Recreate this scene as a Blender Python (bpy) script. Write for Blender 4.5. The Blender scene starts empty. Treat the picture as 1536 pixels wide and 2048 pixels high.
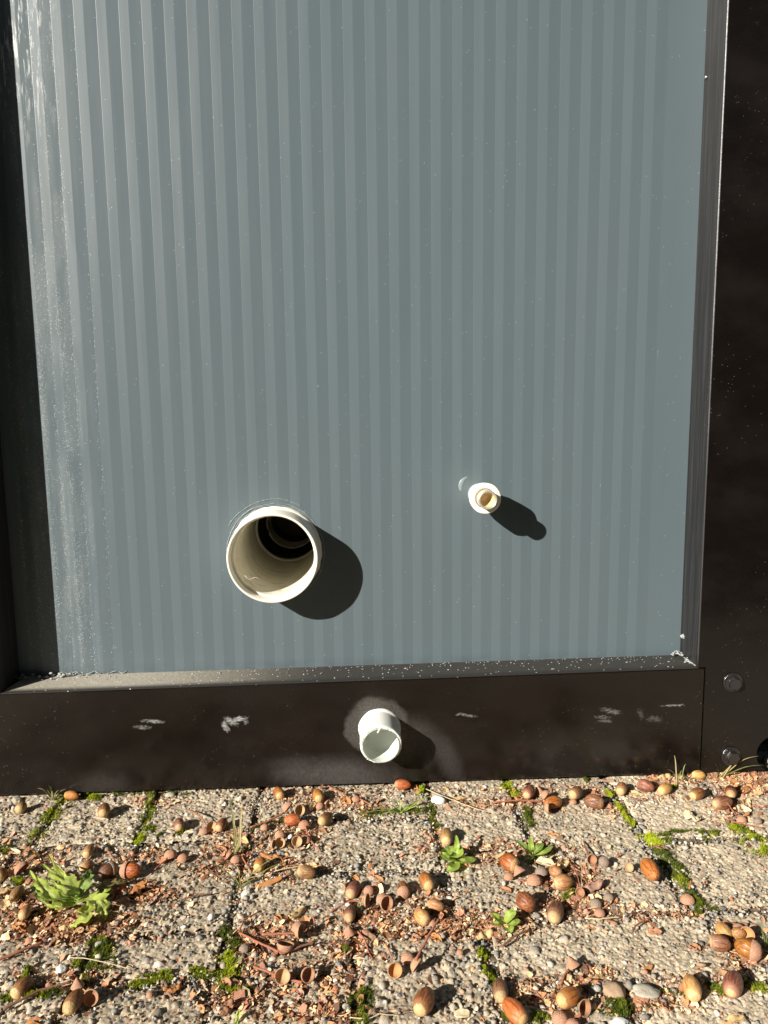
import bpy, bmesh, math, random
import numpy as np
from mathutils import Vector, Matrix, noise as mnoise
random.seed(7); rng = np.random.default_rng(11)
SC = bpy.context.scene; COL = SC.collection
R_ = math.radians

# ------------------------------------------------------------------ camera
RM = np.array([[0.99904639, -0.01784308, 0.03984885],
               [-0.04187263, -0.13299978, 0.99023116],
               [-0.01236889, -0.99095544, -0.13362008]])
FPX = 1480.0
CAMP = np.array([0.0, -1.0, 0.0])
cd = bpy.data.cameras.new('camera'); cam = bpy.data.objects.new('camera', cd); COL.objects.link(cam)
cd.sensor_fit = 'VERTICAL'; cd.sensor_height = 24.0; cd.lens = FPX / 2048 * 24.0
cd.clip_start = 0.02; cd.clip_end = 500
M3 = Matrix([[RM[i][0], -RM[i][1], -RM[i][2]] for i in range(3)])
cam.matrix_world = Matrix.Translation(CAMP.tolist()) @ M3.to_4x4()
SC.camera = cam

# ------------------------------------------------------------------ light
SUN = Vector((1.18, 1.0, -0.77)).normalized()
w = bpy.data.worlds.new('World'); SC.world = w; w.use_nodes = True
nt = w.node_tree; nt.nodes.clear()
sky = nt.nodes.new('ShaderNodeTexSky'); sky.sky_type = 'NISHITA'; sky.sun_disc = False
sky.sun_elevation = math.asin(-SUN.z); sky.sun_rotation = math.atan2(-SUN.x, -SUN.y)
sky.air_density = 1.0; sky.dust_density = 0.6; sky.ozone_density = 1.0
bg = nt.nodes.new('ShaderNodeBackground'); bg.inputs[1].default_value = 0.05
wo = nt.nodes.new('ShaderNodeOutputWorld')
nt.links.new(sky.outputs[0], bg.inputs[0]); nt.links.new(bg.outputs[0], wo.inputs[0])
sl = bpy.data.lights.new('sun', 'SUN'); sl.energy = 5.0; sl.angle = R_(0.5); sl.color = (1.0, 0.935, 0.84)
so = bpy.data.objects.new('sun', sl); COL.objects.link(so)
so.rotation_mode = 'QUATERNION'; so.rotation_quaternion = SUN.to_track_quat('-Z', 'Y'); so.location = (-3, -3, 3)
SC.view_settings.view_transform = 'Standard'; SC.view_settings.look = 'None'
SC.view_settings.exposure = 0.85; SC.view_settings.gamma = 1; SC.view_settings.use_curve_mapping = False

ZG = -0.5075      # mean height of the pavers
def ray(u, v): return RM @ np.array([u - 768, v - 1024, FPX])
def spot(u, v, h=0.0):
    d = ray(u, v); p = CAMP + d * ((ZG + h) / d[2]); return Vector(p.tolist())
def mpp(p):       # metres covered by one pixel of the photograph at p
    return float(RM.T[2] @ (np.array(p) - CAMP)) / FPX

# ------------------------------------------------------------------ helpers
def mesh_obj(name, verts, faces, mat=None, parent=None, smooth=True):
    me = bpy.data.meshes.new(name); me.from_pydata([tuple(v) for v in verts], [], faces); me.update()
    if mat: me.materials.append(mat)
    if smooth: me.polygons.foreach_set('use_smooth', [True] * len(me.polygons))
    o = bpy.data.objects.new(name, me); COL.objects.link(o)
    if parent: o.parent = parent
    return o
def bm_obj(name, bm, mat=None, parent=None, smooth=False):
    bmesh.ops.recalc_face_normals(bm, faces=bm.faces)
    me = bpy.data.meshes.new(name); bm.to_mesh(me); bm.free()
    if mat: me.materials.append(mat)
    if smooth: me.polygons.foreach_set('use_smooth', [True] * len(me.polygons))
    o = bpy.data.objects.new(name, me); COL.objects.link(o)
    if parent: o.parent = parent
    return o
def link_mesh(name, me, parent=None, loc=(0, 0, 0), rot=None, scale=(1, 1, 1)):
    o = bpy.data.objects.new(name, me); COL.objects.link(o); o.parent = parent
    o.location = loc; o.scale = scale
    if rot is not None: o.rotation_mode = 'QUATERNION'; o.rotation_quaternion = rot
    return o
def empty(name, loc, label, cat, group=None):
    o = bpy.data.objects.new(name, None); COL.objects.link(o); o.location = loc; o.empty_display_size = 0.01
    o['label'] = label; o['category'] = cat
    if group: o['group'] = group
    return o
def arr_obj(name, V, F, mats, colors=None, smooth=True, parent=None):
    """V (n,3) float array, F (m,k) int array (all quads or all tris)"""
    me = bpy.data.meshes.new(name); n, (m, k) = len(V), F.shape
    me.vertices.add(n); me.vertices.foreach_set('co', V.astype(np.float32).ravel())
    me.loops.add(m * k); me.loops.foreach_set('vertex_index', F.astype(np.int32).ravel())
    me.polygons.add(m); me.polygons.foreach_set('loop_start', np.arange(0, m * k, k, dtype=np.int32))
    me.polygons.foreach_set('loop_total', np.full(m, k, dtype=np.int32))
    me.polygons.foreach_set('use_smooth', np.full(m, smooth))
    me.update(calc_edges=True)
    if colors is not None:
        ca = me.color_attributes.new('tint', 'FLOAT_COLOR', 'POINT')
        c4 = np.ones((n, 4), np.float32); c4[:, :3] = colors; ca.data.foreach_set('color', c4.ravel())
    me.materials.append(mats)
    o = bpy.data.objects.new(name, me); COL.objects.link(o)
    if parent: o.parent = parent
    return o
def tube(path, rad, seg=8, caps=True):
    """polyline -> verts, faces. rad number or list"""
    P = [Vector(p) for p in path]; V = []; F = []
    up = Vector((0, 0, 1))
    for i, p in enumerate(P):
        t = (P[min(i + 1, len(P) - 1)] - P[max(i - 1, 0)]).normalized()
        a = t.cross(up)
        if a.length < 1e-3: a = t.cross(Vector((1, 0, 0)))
        a.normalize(); b = t.cross(a)
        r = rad[i] if hasattr(rad, '__len__') else rad
        for k in range(seg):
            an = 2 * math.pi * k / seg; V.append(p + (a * math.cos(an) + b * math.sin(an)) * r)
    for i in range(len(P) - 1):
        for k in range(seg):
            k2 = (k + 1) % seg
            F.append((i * seg + k, i * seg + k2, (i + 1) * seg + k2, (i + 1) * seg + k))
    if caps:
        F.append(tuple(range(seg - 1, -1, -1))); F.append(tuple((len(P) - 1) * seg + k for k in range(seg)))
    return V, F
def lathe(prof, seg=48, wob=None):
    """prof list of (r, z) -> verts, faces round +Z"""
    V = []; F = []
    for i, (r, z) in enumerate(prof):
        for k in range(seg):
            a = 2 * math.pi * k / seg; rr = r; zz = z
            if wob: rr, zz = wob(i, a, r, z)
            V.append((rr * math.cos(a), rr * math.sin(a), zz))
    for i in range(len(prof) - 1):
        for k in range(seg):
            k2 = (k + 1) % seg; F.append((i * seg + k, i * seg + k2, (i + 1) * seg + k2, (i + 1) * seg + k))
    return V, F

# ------------------------------------------------------------------ node helpers
class N:
    def __init__(s, name):
        s.m = bpy.data.materials.new(name); s.m.use_nodes = True; s.t = s.m.node_tree
        s.b = s.t.nodes['Principled BSDF']; s.c = s.t.nodes.new('ShaderNodeTexCoord')
    def put(s, sock, v):
        if isinstance(v, bpy.types.NodeSocket): s.t.links.new(v, sock)
        elif v is not None:
            if hasattr(v, '__len__') and len(v) == 3 and sock.type == 'RGBA': v = (*v, 1)
            sock.default_value = v
    def math(s, op, a, b=None, c=None, clamp=False):
        n = s.t.nodes.new('ShaderNodeMath'); n.operation = op; n.use_clamp = clamp
        s.put(n.inputs[0], a); s.put(n.inputs[1], b); s.put(n.inputs[2], c); return n.outputs[0]
    def mapping(s, vec, loc=(0, 0, 0), rot=(0, 0, 0), scale=(1, 1, 1)):
        n = s.t.nodes.new('ShaderNodeMapping'); s.put(n.inputs[0], vec)
        n.inputs[1].default_value = loc; n.inputs[2].default_value = rot; n.inputs[3].default_value = scale; return n.outputs[0]
    def noise(s, vec, scale, detail=4, rough=.55, dist=0):
        n = s.t.nodes.new('ShaderNodeTexNoise'); s.put(n.inputs['Vector'], vec)
        n.inputs['Scale'].default_value = scale; n.inputs['Detail'].default_value = detail
        n.inputs['Roughness'].default_value = rough; n.inputs['Distortion'].default_value = dist; return n.outputs[0]
    def voro(s, vec, scale, out=0, rand=1):
        n = s.t.nodes.new('ShaderNodeTexVoronoi'); s.put(n.inputs['Vector'], vec)
        n.inputs['Scale'].default_value = scale; n.inputs['Randomness'].default_value = rand; return n.outputs[out]
    def step(s, x, lo, hi, a=0., b=1.):
        n = s.t.nodes.new('ShaderNodeMapRange'); n.interpolation_type = 'SMOOTHSTEP'
        s.put(n.inputs[0], x); n.inputs[1].default_value = lo; n.inputs[2].default_value = hi
        n.inputs[3].default_value = a; n.inputs[4].default_value = b; return n.outputs[0]
    def mix(s, f, a, b):
        n = s.t.nodes.new('ShaderNodeMix'); n.data_type = 'RGBA'
        s.put(n.inputs[0], f); s.put(n.inputs[6], a); s.put(n.inputs[7], b); return n.outputs[2]
    def ramp(s, f, stops):
        n = s.t.nodes.new('ShaderNodeValToRGB'); s.put(n.inputs[0], f); e = n.color_ramp.elements
        while len(e) < len(stops): e.new(.5)
        for q, (p, c) in zip(e, stops): q.position = p; q.color = (*c, 1)
        return n.outputs[0]
    def sep(s, vec):
        n = s.t.nodes.new('ShaderNodeSeparateXYZ'); s.put(n.inputs[0], vec); return n.outputs
    def bump(s, h, strength=.3, dist=.001, nrm=None):
        n = s.t.nodes.new('ShaderNodeBump'); s.put(n.inputs['Height'], h)
        n.inputs['Strength'].default_value = strength; n.inputs['Distance'].default_value = dist
        if nrm: s.put(n.inputs['Normal'], nrm)
        return n.outputs[0]
    def attr(s, name):
        n = s.t.nodes.new('ShaderNodeAttribute'); n.attribute_name = name; return n.outputs[0]
    def rand(s): return s.t.nodes.new('ShaderNodeObjectInfo').outputs['Random']
    def out(s, col=None, rough=None, spec=None, bump=None, coat=None, coatr=None, metal=None, sub=None, trans=None):
        b = s.b.inputs
        if col is not None: s.put(b['Base Color'], col)
        if rough is not None: s.put(b['Roughness'], rough)
        if spec is not None: s.put(b['Specular IOR Level'], spec)
        if bump is not None: s.put(b['Normal'], bump)
        if coat is not None: s.put(b['Coat Weight'], coat)
        if coatr is not None: s.put(b['Coat Roughness'], coatr)
        if metal is not None: s.put(b['Metallic'], metal)
        if sub is not None:
            s.put(b['Subsurface Weight'], sub); b['Subsurface Scale'].default_value = .003
        return s.m
    def blob(s, cx, cz, rx, rz, ang=0, soft=.5, warp=.35, freq=60):
        """soft-edged mark centred at x,z on a wall facing -Y (object coords)"""
        o = s.c.outputs['Object']
        v = s.t.nodes.new('ShaderNodeVectorMath'); v.operation = 'SUBTRACT'; s.put(v.inputs[0], o); v.inputs[1].default_value = (cx, 0, cz)
        r = s.t.nodes.new('ShaderNodeVectorRotate'); r.rotation_type = 'AXIS_ANGLE'; s.put(r.inputs['Vector'], v.outputs[0])
        r.inputs['Axis'].default_value = (0, 1, 0); r.inputs['Angle'].default_value = R_(ang)
        m = s.t.nodes.new('ShaderNodeVectorMath'); m.operation = 'MULTIPLY'; s.put(m.inputs[0], r.outputs[0]); m.inputs[1].default_value = (1 / rx, 0, 1 / rz)
        l = s.t.nodes.new('ShaderNodeVectorMath'); l.operation = 'LENGTH'; s.put(l.inputs[0], m.outputs[0])
        d = s.math('ADD', l.outputs['Value'], s.math('MULTIPLY', s.math('SUBTRACT', s.noise(o, freq, 3), .5), warp * 2))
        return s.step(d, 1 - soft, 1 + soft * .3, 1., 0.)

def specks(n, o, scale, thr, keep):
    """sparse tiny dust dots: voronoi dots kept where a second random value is high"""
    d = n.voro(o, scale, 0); c = n.sep(n.voro(o, scale, 1))[0]
    return n.math('MULTIPLY', n.step(d, thr * .6, thr, 1., 0.), n.math('GREATER_THAN', c, keep))

# ---- ribbed panel paint
def m_panel():
    n = N('panel_paint'); o = n.c.outputs['Object']; x, y, z = n.sep(o)
    streak = n.noise(n.mapping(o, scale=(1, 1, .035)), 95, 5, .6)
    big = n.noise(n.mapping(o, scale=(1, 1, .3)), 5, 3)
    base = n.mix(big, (.087, .119, .136), (.105, .134, .148))
    # dried water residue down the left side: runs of tiny mineral dots
    side = n.math('MULTIPLY', n.step(x, -.455, -.43, .3, 1.), n.step(x, -.375, -.325, 1., 0.))
    runs = n.math('MULTIPLY', n.step(n.noise(n.mapping(o, scale=(1, 1, .05)), 70, 3), .42, .62), side)
    edge = n.math('ADD', z, n.math('MULTIPLY', n.math('SUBTRACT', n.noise(n.mapping(o, scale=(1, 1, .1)), 30, 2), .5), .5))
    low = n.math('MULTIPLY', n.step(edge, .27, .25, 0., 1.), side)
    film_sheen = n.math('ADD', n.math('MULTIPLY', runs, .8), n.math('MULTIPLY', low, n.step(z, -.35, .25, .35, .75)), clamp=True)
    film_sheen = n.math('MULTIPLY', film_sheen, n.step(n.noise(n.mapping(o, scale=(1, 1, .25)), 40, 4), .3, .6))
    fine = n.noise(n.mapping(o, scale=(1, 1, .6)), 800, 2, .8)
    dots = n.math('MULTIPLY', n.step(n.math('ADD', fine, n.math('MULTIPLY', film_sheen, .13)), .72, .80), film_sheen, clamp=True)
    topglint = n.math('MULTIPLY', n.step(z, .30, .50), n.math('MULTIPLY', n.step(x, -.345, -.40, 0., 1.), n.step(n.noise(n.mapping(o, scale=(1, 1, .12)), 230, 4, .7), .52, .66)))  # sun glints at the upper left, painted as pale streaks
    dust = specks(n, o, 420, .20, .985)
    vs = n.mapping(o, scale=(1, 1, .62))
    fl = n.math('MULTIPLY', n.math('ADD', low, n.math('MULTIPLY', runs, .7), clamp=True), n.step(n.noise(n.mapping(o, scale=(1, 1, .18)), 55, 4), .25, .62, .25, 1.))
    def layer(sc_, r_, hi):
        d_ = n.voro(vs, sc_, 0); q_ = n.sep(n.voro(vs, sc_, 1))[1]
        return n.math('MULTIPLY', n.step(d_, r_ * .7, r_, 1., 0.), n.math('LESS_THAN', q_, n.math('MULTIPLY', fl, hi)))
    spk = n.math('ADD', layer(520, .22, .6), n.math('ADD', layer(800, .25, .65), layer(330, .15, .16)), clamp=True)
    ring = None
    col = n.mix(n.math('MULTIPLY', film_sheen, .30), base, (.24, .27, .28))
    col = n.mix(n.math('MULTIPLY', dots, .5), col, (.62, .64, .63))
    col = n.mix(n.math('MULTIPLY', spk, .85), col, (.66, .69, .69))
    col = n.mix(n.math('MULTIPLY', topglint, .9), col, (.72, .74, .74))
    col = n.mix(dust, col, (.6, .62, .6))
    col = n.mix(n.math('MULTIPLY', n.math('MULTIPLY', n.step(z, -.335, -.352), n.step(n.noise(n.mapping(o, scale=(.4, 1, 1)), 60, 4), .3, .7)), .35), col, (.05, .06, .07))
    halo = n.blob(-.107, -.184, .082, .082, 0, .25, .15, 30)
    sc = n.math('MULTIPLY', n.step(n.noise(n.mapping(o, scale=(1, 1, 1)), 260, 3, .75), .63, .72), halo)
    col = n.mix(n.math('MULTIPLY', sc, .35), col, (.5, .52, .5))
    h = n.math('ADD', n.math('MULTIPLY', streak, .4), n.math('MULTIPLY', dots, 1.2))
    nb = n.bump(n.noise(n.mapping(o, scale=(1, 1, .5)), 9, 2), .12, .01)
    return n.out(col, n.step(streak, .3, .7, .36, .44), .45, n.bump(h, .10, .0004, nb))
# ---- black satin steel
def m_steel(name, marks=False, base=(.0060, .0044, .0036), rough=.30, vertical=False):
    n = N(name); o = n.c.outputs['Object']
    big = n.noise(n.mapping(o, scale=(1, 1, 1.6)), 9, 5, .6)
    col = n.mix(n.step(big, .35, .7), base, tuple(c * 1.5 for c in base))
    dust = n.math('ADD', n.math('MULTIPLY', specks(n, o, 420, .20, .93), n.step(n.noise(o, 7, 3), .5, .62)), specks(n, o, 170, .10, .982), clamp=True)
    fine = n.math('MULTIPLY', n.step(n.noise(o, 900, 2, .7), .68, .76), n.step(big, .45, .65, 0., .35))
    rr = n.step(big, .3, .7, rough - .04, rough + .12)
    if marks:
        film_sheen = n.blob(-.03, -.487, .10, .028, -4, .8, .3, 25)  # pale patches of reflected light put into the beam's colour
        sheen2 = n.blob(.075, -.435, .03, .035, 35, .8, .3, 30)
        sheen3 = n.blob(.122, -.468, .018, .045, 24, .8, .45, 26)
        sheen4 = n.blob(.30, -.47, .11, .05, 0, .9, .6, 22)
        sheen5 = n.blob(-.35, -.49, .05, .02, 0, .9, .5, 40)
        fl = n.math('ADD', n.math('MULTIPLY', film_sheen, .8), n.math('MULTIPLY', sheen2, .55), clamp=True)
        fl = n.math('ADD', fl, n.math('MULTIPLY', sheen3, .4), clamp=True)
        fl = n.math('ADD', fl, n.math('MULTIPLY', sheen4, .12), clamp=True)
        fl = n.math('ADD', fl, n.math('MULTIPLY', sheen5, .25), clamp=True)
        fl = n.math('MULTIPLY', fl, n.step(n.noise(n.mapping(o, scale=(1, 1, .6)), 300, 4, .7), .2, .7, .45, 1.))
        col = n.mix(n.math('MULTIPLY', fl, .9), col, (.085, .08, .078))
        glue = n.blob(.024, -.418, .045, .042, 0, .14, .30, 26)
        glue = n.math('MULTIPLY', glue, n.step(n.noise(o, 420, 4, .75), .35, .7, .35, 1.))
        col = n.mix(n.math('MULTIPLY', glue, .8), col, (.10, .095, .088))
        # scuffs: short sheaves of fine pale scratches
        fibre = n.step(n.noise(n.mapping(o, rot=(0, R_(12), 0), scale=(.12, 1, 1)), 1100, 4, .85), .45, .55)
        for cx, cz, rx, rz, a, k in ((-.272, -.4035, .016, .0028, -4, .7), (-.287, -.4115, .012, .0032, -4, .5),
                                     (-.1775, -.414, .0042, .0085, 24, 1.), (-.170, -.4065, .0105, .0048, -28, 1.), (-.158, -.4035, .010, .0042, 4, 1.), (-.150, -.4085, .004, .003, 20, .6),
                                     (.345, -.408, .015, .004, -14, .35), (.333, -.416, .011, .003, -5, .35), (.337, -.4215, .010, .0026, -5, .3),
                                     (.431, -.402, .017, .0018, 0, .6), (.149, -.408, .012, .0022, -10, .5), (.1365, -.4055, .005, .0016, 20, .4),
                                     (.405, -.421, .012, .005, -10, .2), (.386, -.414, .004, .010, 25, .15)):
            col = n.mix(n.math('MULTIPLY', n.math('MULTIPLY', n.blob(cx, cz, rx, rz, a, .7, .8, 330), fibre), k), col, (.42, .43, .42))
        dust = n.math('MULTIPLY', dust, 1.)
    if vertical:
        st = n.noise(n.mapping(o, scale=(1, 1, .02)), 260, 4, .65)
        col = n.mix(n.step(st, .42, .7), base, tuple(c * 2.6 for c in base))
    col = n.mix(n.math('MULTIPLY', fine, .25), col, (.25, .24, .22))
    col = n.mix(n.math('MULTIPLY', dust, .45), col, (.40, .38, .36))
    bp = n.bump(n.noise(o, 260, 3), .10, .0005, n.bump(n.noise(o, 14, 2), .10, .004))
    return n.out(col, rr, .5, bp)
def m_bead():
    n = N('painted_glint_edge'); o = n.c.outputs['Object']; x, y, z = n.sep(o)
    w_ = n.step(n.math('ADD', z, n.math('MULTIPLY', n.noise(n.mapping(o, scale=(1, 1, .3)), 90, 4), .5)), .10, .60)  # upper part paled in colour to stand for the sun's highlight line
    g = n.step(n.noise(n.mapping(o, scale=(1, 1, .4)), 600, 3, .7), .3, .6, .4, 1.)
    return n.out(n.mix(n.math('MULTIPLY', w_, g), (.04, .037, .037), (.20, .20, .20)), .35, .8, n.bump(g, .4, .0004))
def m_ledge():
    n = N('dust_and_glare_ledge'); o = n.c.outputs['Object']; x, y, z = n.sep(o)
    a = n.noise(n.mapping(o, scale=(.6, 1, 1)), 900, 5, .8)
    lft = n.step(x, -.33, -.03, 1., .0)  # glare on the left end, mixed into the dust colour
    k = n.math('MULTIPLY', n.math('MULTIPLY', n.step(a, .28, .66, .25, 1.), n.step(y, -.0485, -.034)), n.math('ADD', n.math('MULTIPLY', lft, .72), .04))  # front strip darkened to paint the shade of the rounded edge
    col = n.mix(k, (.022, .020, .018), (.60, .56, .46))
    col = n.mix(n.math('MULTIPLY', n.math('ADD', specks(n, o, 260, .28, .86), specks(n, o, 120, .2, .93), clamp=True), .9), col, (.72, .70, .66))
    return n.out(col, n.step(a, .3, .7, .35, .7), .5, n.bump(a, .5, .0006))
def m_pvc(name, col1, col2, dirt=.3):
    n = N(name); o = n.c.outputs['Object']
    d = n.step(n.noise(n.mapping(o, scale=(1, 1, 2.2)), 45, 5, .7), .50, .75)
    g = n.math('MULTIPLY', d, dirt)
    col = n.mix(g, col1, col2)
    return n.out(col, .42, .5, n.bump(n.noise(o, 240, 3), .15, .0004), sub=.0)
def m_simple(name, col, rough=.6, spec=.5, metal=0, var=.25, scale=200, bump=.2):
    n = N(name); o = n.c.outputs['Object']; f = n.noise(o, scale, 4, .6)
    c = n.mix(f, tuple(q * (1 - var) for q in col), tuple(min(1, q * (1 + var)) for q in col))
    return n.out(c, rough, spec, n.bump(f, bump, .0005), metal=metal)
def m_acorn(name, body, dark, pale, band):
    n = N(name); o = n.c.outputs['Object']; x, y, z = n.sep(o)     # unit-length nut: base at z 0, tip at z 1
    rn = n.rand()
    st = n.noise(n.mapping(o, scale=(1, 1, .07)), 16, 4, .65)
    bl = n.noise(o, 3.2, 3, .6)
    c = n.mix(n.step(st, .40, .56), dark, body)
    c = n.mix(n.step(bl, .45, .7, 0., .55), c, dark)
    zz = n.math('ADD', z, n.math('MULTIPLY', n.math('SUBTRACT', st, .5), .14))
    zz = n.math('ADD', zz, n.math('MULTIPLY', n.math('SUBTRACT', rn, .5), .18))
    c = n.mix(n.step(zz, .17, .31, .8, 0.), c, band)
    c = n.mix(n.step(zz, .075, .125, 1., 0.), c, pale)
    c = n.mix(n.step(z, .93, .99), c, tuple(q * .5 for q in dark))
    scr = n.math('MULTIPLY', specks(n, o, 16, .1, .9), .5)
    c = n.mix(scr, c, pale)
    hs = n.t.nodes.new('ShaderNodeHueSaturation'); n.put(hs.inputs['Color'], c)
    n.put(hs.inputs['Value'], n.step(rn, 0, 1, .8, 1.2)); n.put(hs.inputs['Hue'], n.step(n.math('FRACT', n.math('MULTIPLY', rn, 7.3)), 0, 1, .487, .508))
    return n.out(hs.outputs[0], n.step(bl, .3, .7, .30, .48), .5, n.bump(st, .25, .02))
def m_tint(name, rough=.9, grain=900, amt=.25, bump=.4, spec=.3, bd=.0004):
    n = N(name); o = n.c.outputs['Object']; a = n.attr('tint'); f = n.noise(o, grain, 3, .7)
    c = n.mix(amt, a, n.mix(f, (.04, .035, .03), (.95, .92, .82)))
    m = n.t.nodes.new('ShaderNodeMix'); m.data_type = 'RGBA'; m.blend_type = 'MULTIPLY'; m.inputs[0].default_value = 1
    g = n.step(f, .3, .7, 1 - amt, 1 + amt)
    cc = n.t.nodes.new('ShaderNodeCombineColor'); [n.put(cc.inputs[i], g) for i in range(3)]
    n.put(m.inputs[6], a); n.put(m.inputs[7], cc.outputs[0])
    return n.out(m.outputs[2], rough, spec, n.bump(f, bump, bd))

MAT = dict(
    panel=m_panel(),
    steel_beam=m_steel('black_steel_beam', True, rough=.19),
    steel_post=m_steel('black_steel_post', base=(.0050, .0038, .0031), rough=.26),
    steel_reveal=m_steel('black_steel_reveal', base=(.0125, .012, .0125), rough=.34, vertical=True),
    edge=m_simple('worn_steel_edge', (.30, .29, .28), .35, .6, 0, .5, 500),
    ledge=m_ledge(),
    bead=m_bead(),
    bolt=m_simple('black_bolt', (.016, .015, .015), .20, 1., .0, .5, 500, .8),
    screw=m_simple('screw_steel', (.35, .35, .35), .3, .5, .9, .2),
    weld=m_simple('weld_spatter', (.30, .32, .31), .45, .5, .0, .5, 700, .8),
    sealant=m_simple('sealant', (.34, .39, .39), .35, .5, .0, .25, 500, .6),
    glare=m_simple('glare_paint', (.22, .27, .29), .30, .6, .0, .2, 500, .5),
    void=m_simple('dark_inside', (.01, .01, .01), .8, .2),
    pvc=m_pvc('cream_pvc', (.78, .755, .66), (.50, .42, .28), .45),
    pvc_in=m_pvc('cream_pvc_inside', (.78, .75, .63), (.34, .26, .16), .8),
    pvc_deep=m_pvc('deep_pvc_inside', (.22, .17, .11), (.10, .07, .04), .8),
    rubber=m_simple('black_rubber_seal', (.008, .008, .008), .3, .5, 0, .3, 100),
    pvc_white=m_pvc('white_pvc', (.80, .82, .78), (.55, .57, .52), .25),
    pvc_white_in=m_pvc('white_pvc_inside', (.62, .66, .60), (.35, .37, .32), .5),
    burr=m_simple('white_burrs', (.85, .86, .84), .6, .4, 0, .05),
    fitting=m_simple('white_fitting', (.88, .84, .76), .4, .5, 0, .03),
    brass=m_simple('nickel_brass', (.66, .62, .52), .35, .5, .6, .15),
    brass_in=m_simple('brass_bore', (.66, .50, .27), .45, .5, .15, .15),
)

for k_ in ('pvc_white', 'pvc_white_in'):
    m_ = MAT[k_]; t_ = m_.node_tree; b_ = t_.nodes['Principled BSDF']; tr = t_.nodes.new('ShaderNodeBsdfTranslucent'); tr.inputs[0].default_value = (.80, .84, .74, 1)
    mx = t_.nodes.new('ShaderNodeMixShader'); mx.inputs[0].default_value = .14
    t_.links.new(b_.outputs[0], mx.inputs[1]); t_.links.new(tr.outputs[0], mx.inputs[2]); t_.links.new(mx.outputs[0], t_.nodes['Material Output'].inputs[0])
# ------------------------------------------------------------------ THE GROUND
soil_m = m_tint('joint_soil_mat', .95, 700, .35, .6)
paver_m = m_tint('exposed_aggregate', .88, 1400, .30, .7)
RES = 0.00095
GX0, GX1, GY0, GY1 = -.56, .56, -.475, .02
nx = int((GX1 - GX0) / RES) + 1; ny = int((GY1 - GY0) / RES) + 1
gx = GX0 + np.arange(nx) * RES; gy = GY0 + np.arange(ny) * RES
def value_noise(scale, seed, nx=nx, ny=ny, x0=GX0, y0=GY0, res=RES):
    r = np.random.default_rng(seed)
    W = int((nx * res) / scale) + 4; H = int((ny * res) / scale) + 4
    g = r.random((H, W)); X = (np.arange(nx) * res) / scale; Y = (np.arange(ny) * res) / scale
    xi = X.astype(int); yi = Y.astype(int); xf = X - xi; yf = Y - yi
    xf = xf * xf * (3 - 2 * xf); yf = (yf * yf * (3 - 2 * yf))[:, None]
    a = g[np.ix_(yi, xi)]; b = g[np.ix_(yi, xi + 1)]; c = g[np.ix_(yi + 1, xi)]; d = g[np.ix_(yi + 1, xi + 1)]
    return (a * (1 - xf) + b * xf) * (1 - yf) + (c * (1 - xf) + d * xf) * yf
H = (value_noise(.05, 1) - .5) * .0030 + (value_noise(.018, 2) - .5) * .0016 + (value_noise(.006, 3) - .5) * .0010 + (value_noise(.0025, 4) - .5) * .0016 + (value_noise(.0012, 5) - .5) * .0013
smooth_r = np.clip((gx[None, :] - .02) / .35, 0, 1) * np.ones((ny, 1))         # finer, creamier pavers to the right
C = np.empty((ny, nx, 3)); v1 = value_noise(.03, 6)[..., None]; v2 = value_noise(.004, 7)[..., None]
C[:] = (np.array([.30, .26, .19]) * (1 - v1) + np.array([.42, .37, .27]) * v1) * (.65 + .7 * v2)
PAL = np.array([[.28, .26, .22], [.20, .19, .175], [.36, .32, .25], [.44, .38, .28], [.34, .24, .16], [.50, .46, .38], [.11, .105, .10],
                [.26, .25, .23], [.62, .59, .52], [.38, .20, .13], [.40, .36, .27]])
PW = np.array([.15, .16, .15, .12, .08, .07, .09, .10, .025, .025, .08]); PW /= PW.sum()
NP = 36000
px = rng.uniform(GX0, GX1, NP); py = rng.uniform(GY0, GY1, NP)
pr = np.clip(rng.lognormal(math.log(.0014), .45, NP), .0007, .0068)
keep = rng.random(NP) > np.clip((px - .02) / .35, 0, 1) * .35
pr *= 1 - .22 * np.clip((px - .02) / .35, 0, 1)
order = np.argsort(pr)[::-1]
for i in order:
    if not keep[i]: continue
    r = pr[i]; el = rng.uniform(.6, 1.0); th = rng.uniform(0, math.pi); hh = r * rng.uniform(.40, .85)
    ci = (px[i] - GX0) / RES; cj = (py[i] - GY0) / RES; k = int(r / RES) + 2
    i0, i1 = max(0, int(ci) - k), min(nx, int(ci) + k + 1); j0, j1 = max(0, int(cj) - k), min(ny, int(cj) + k + 1)
    if i1 - i0 < 2 or j1 - j0 < 2: continue
    X = (np.arange(i0, i1) - ci)[None, :] * RES; Y = (np.arange(j0, j1) - cj)[:, None] * RES
    ca, sa = math.cos(th), math.sin(th); U = (X * ca + Y * sa) / r; Vv = (-X * sa + Y * ca) / (r * el)
    p = rng.uniform(2, 3.4); D = np.abs(U) ** p + np.abs(Vv) ** p
    cap = np.where(D < 1, (1 - np.clip(D, 0, 1)) ** .45, -1)
    base = H[int(min(ny - 1, max(0, cj))), int(min(nx - 1, max(0, ci)))]
    tilt = (X * rng.normal(0, .22) + Y * rng.normal(0, .22))
    top = min(base, .0035) * .55 + hh * cap * .9 - .0002 + tilt
    sub = H[j0:j1, i0:i1]; m = (cap > 0) & (top > sub)
    sub[m] = top[m]
    col = PAL[rng.choice(len(PAL), p=PW)] * rng.uniform(.8, 1.2)
    C[j0:j1, i0:i1][m] = C[j0:j1, i0:i1][m] * .22 + col * .78
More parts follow.
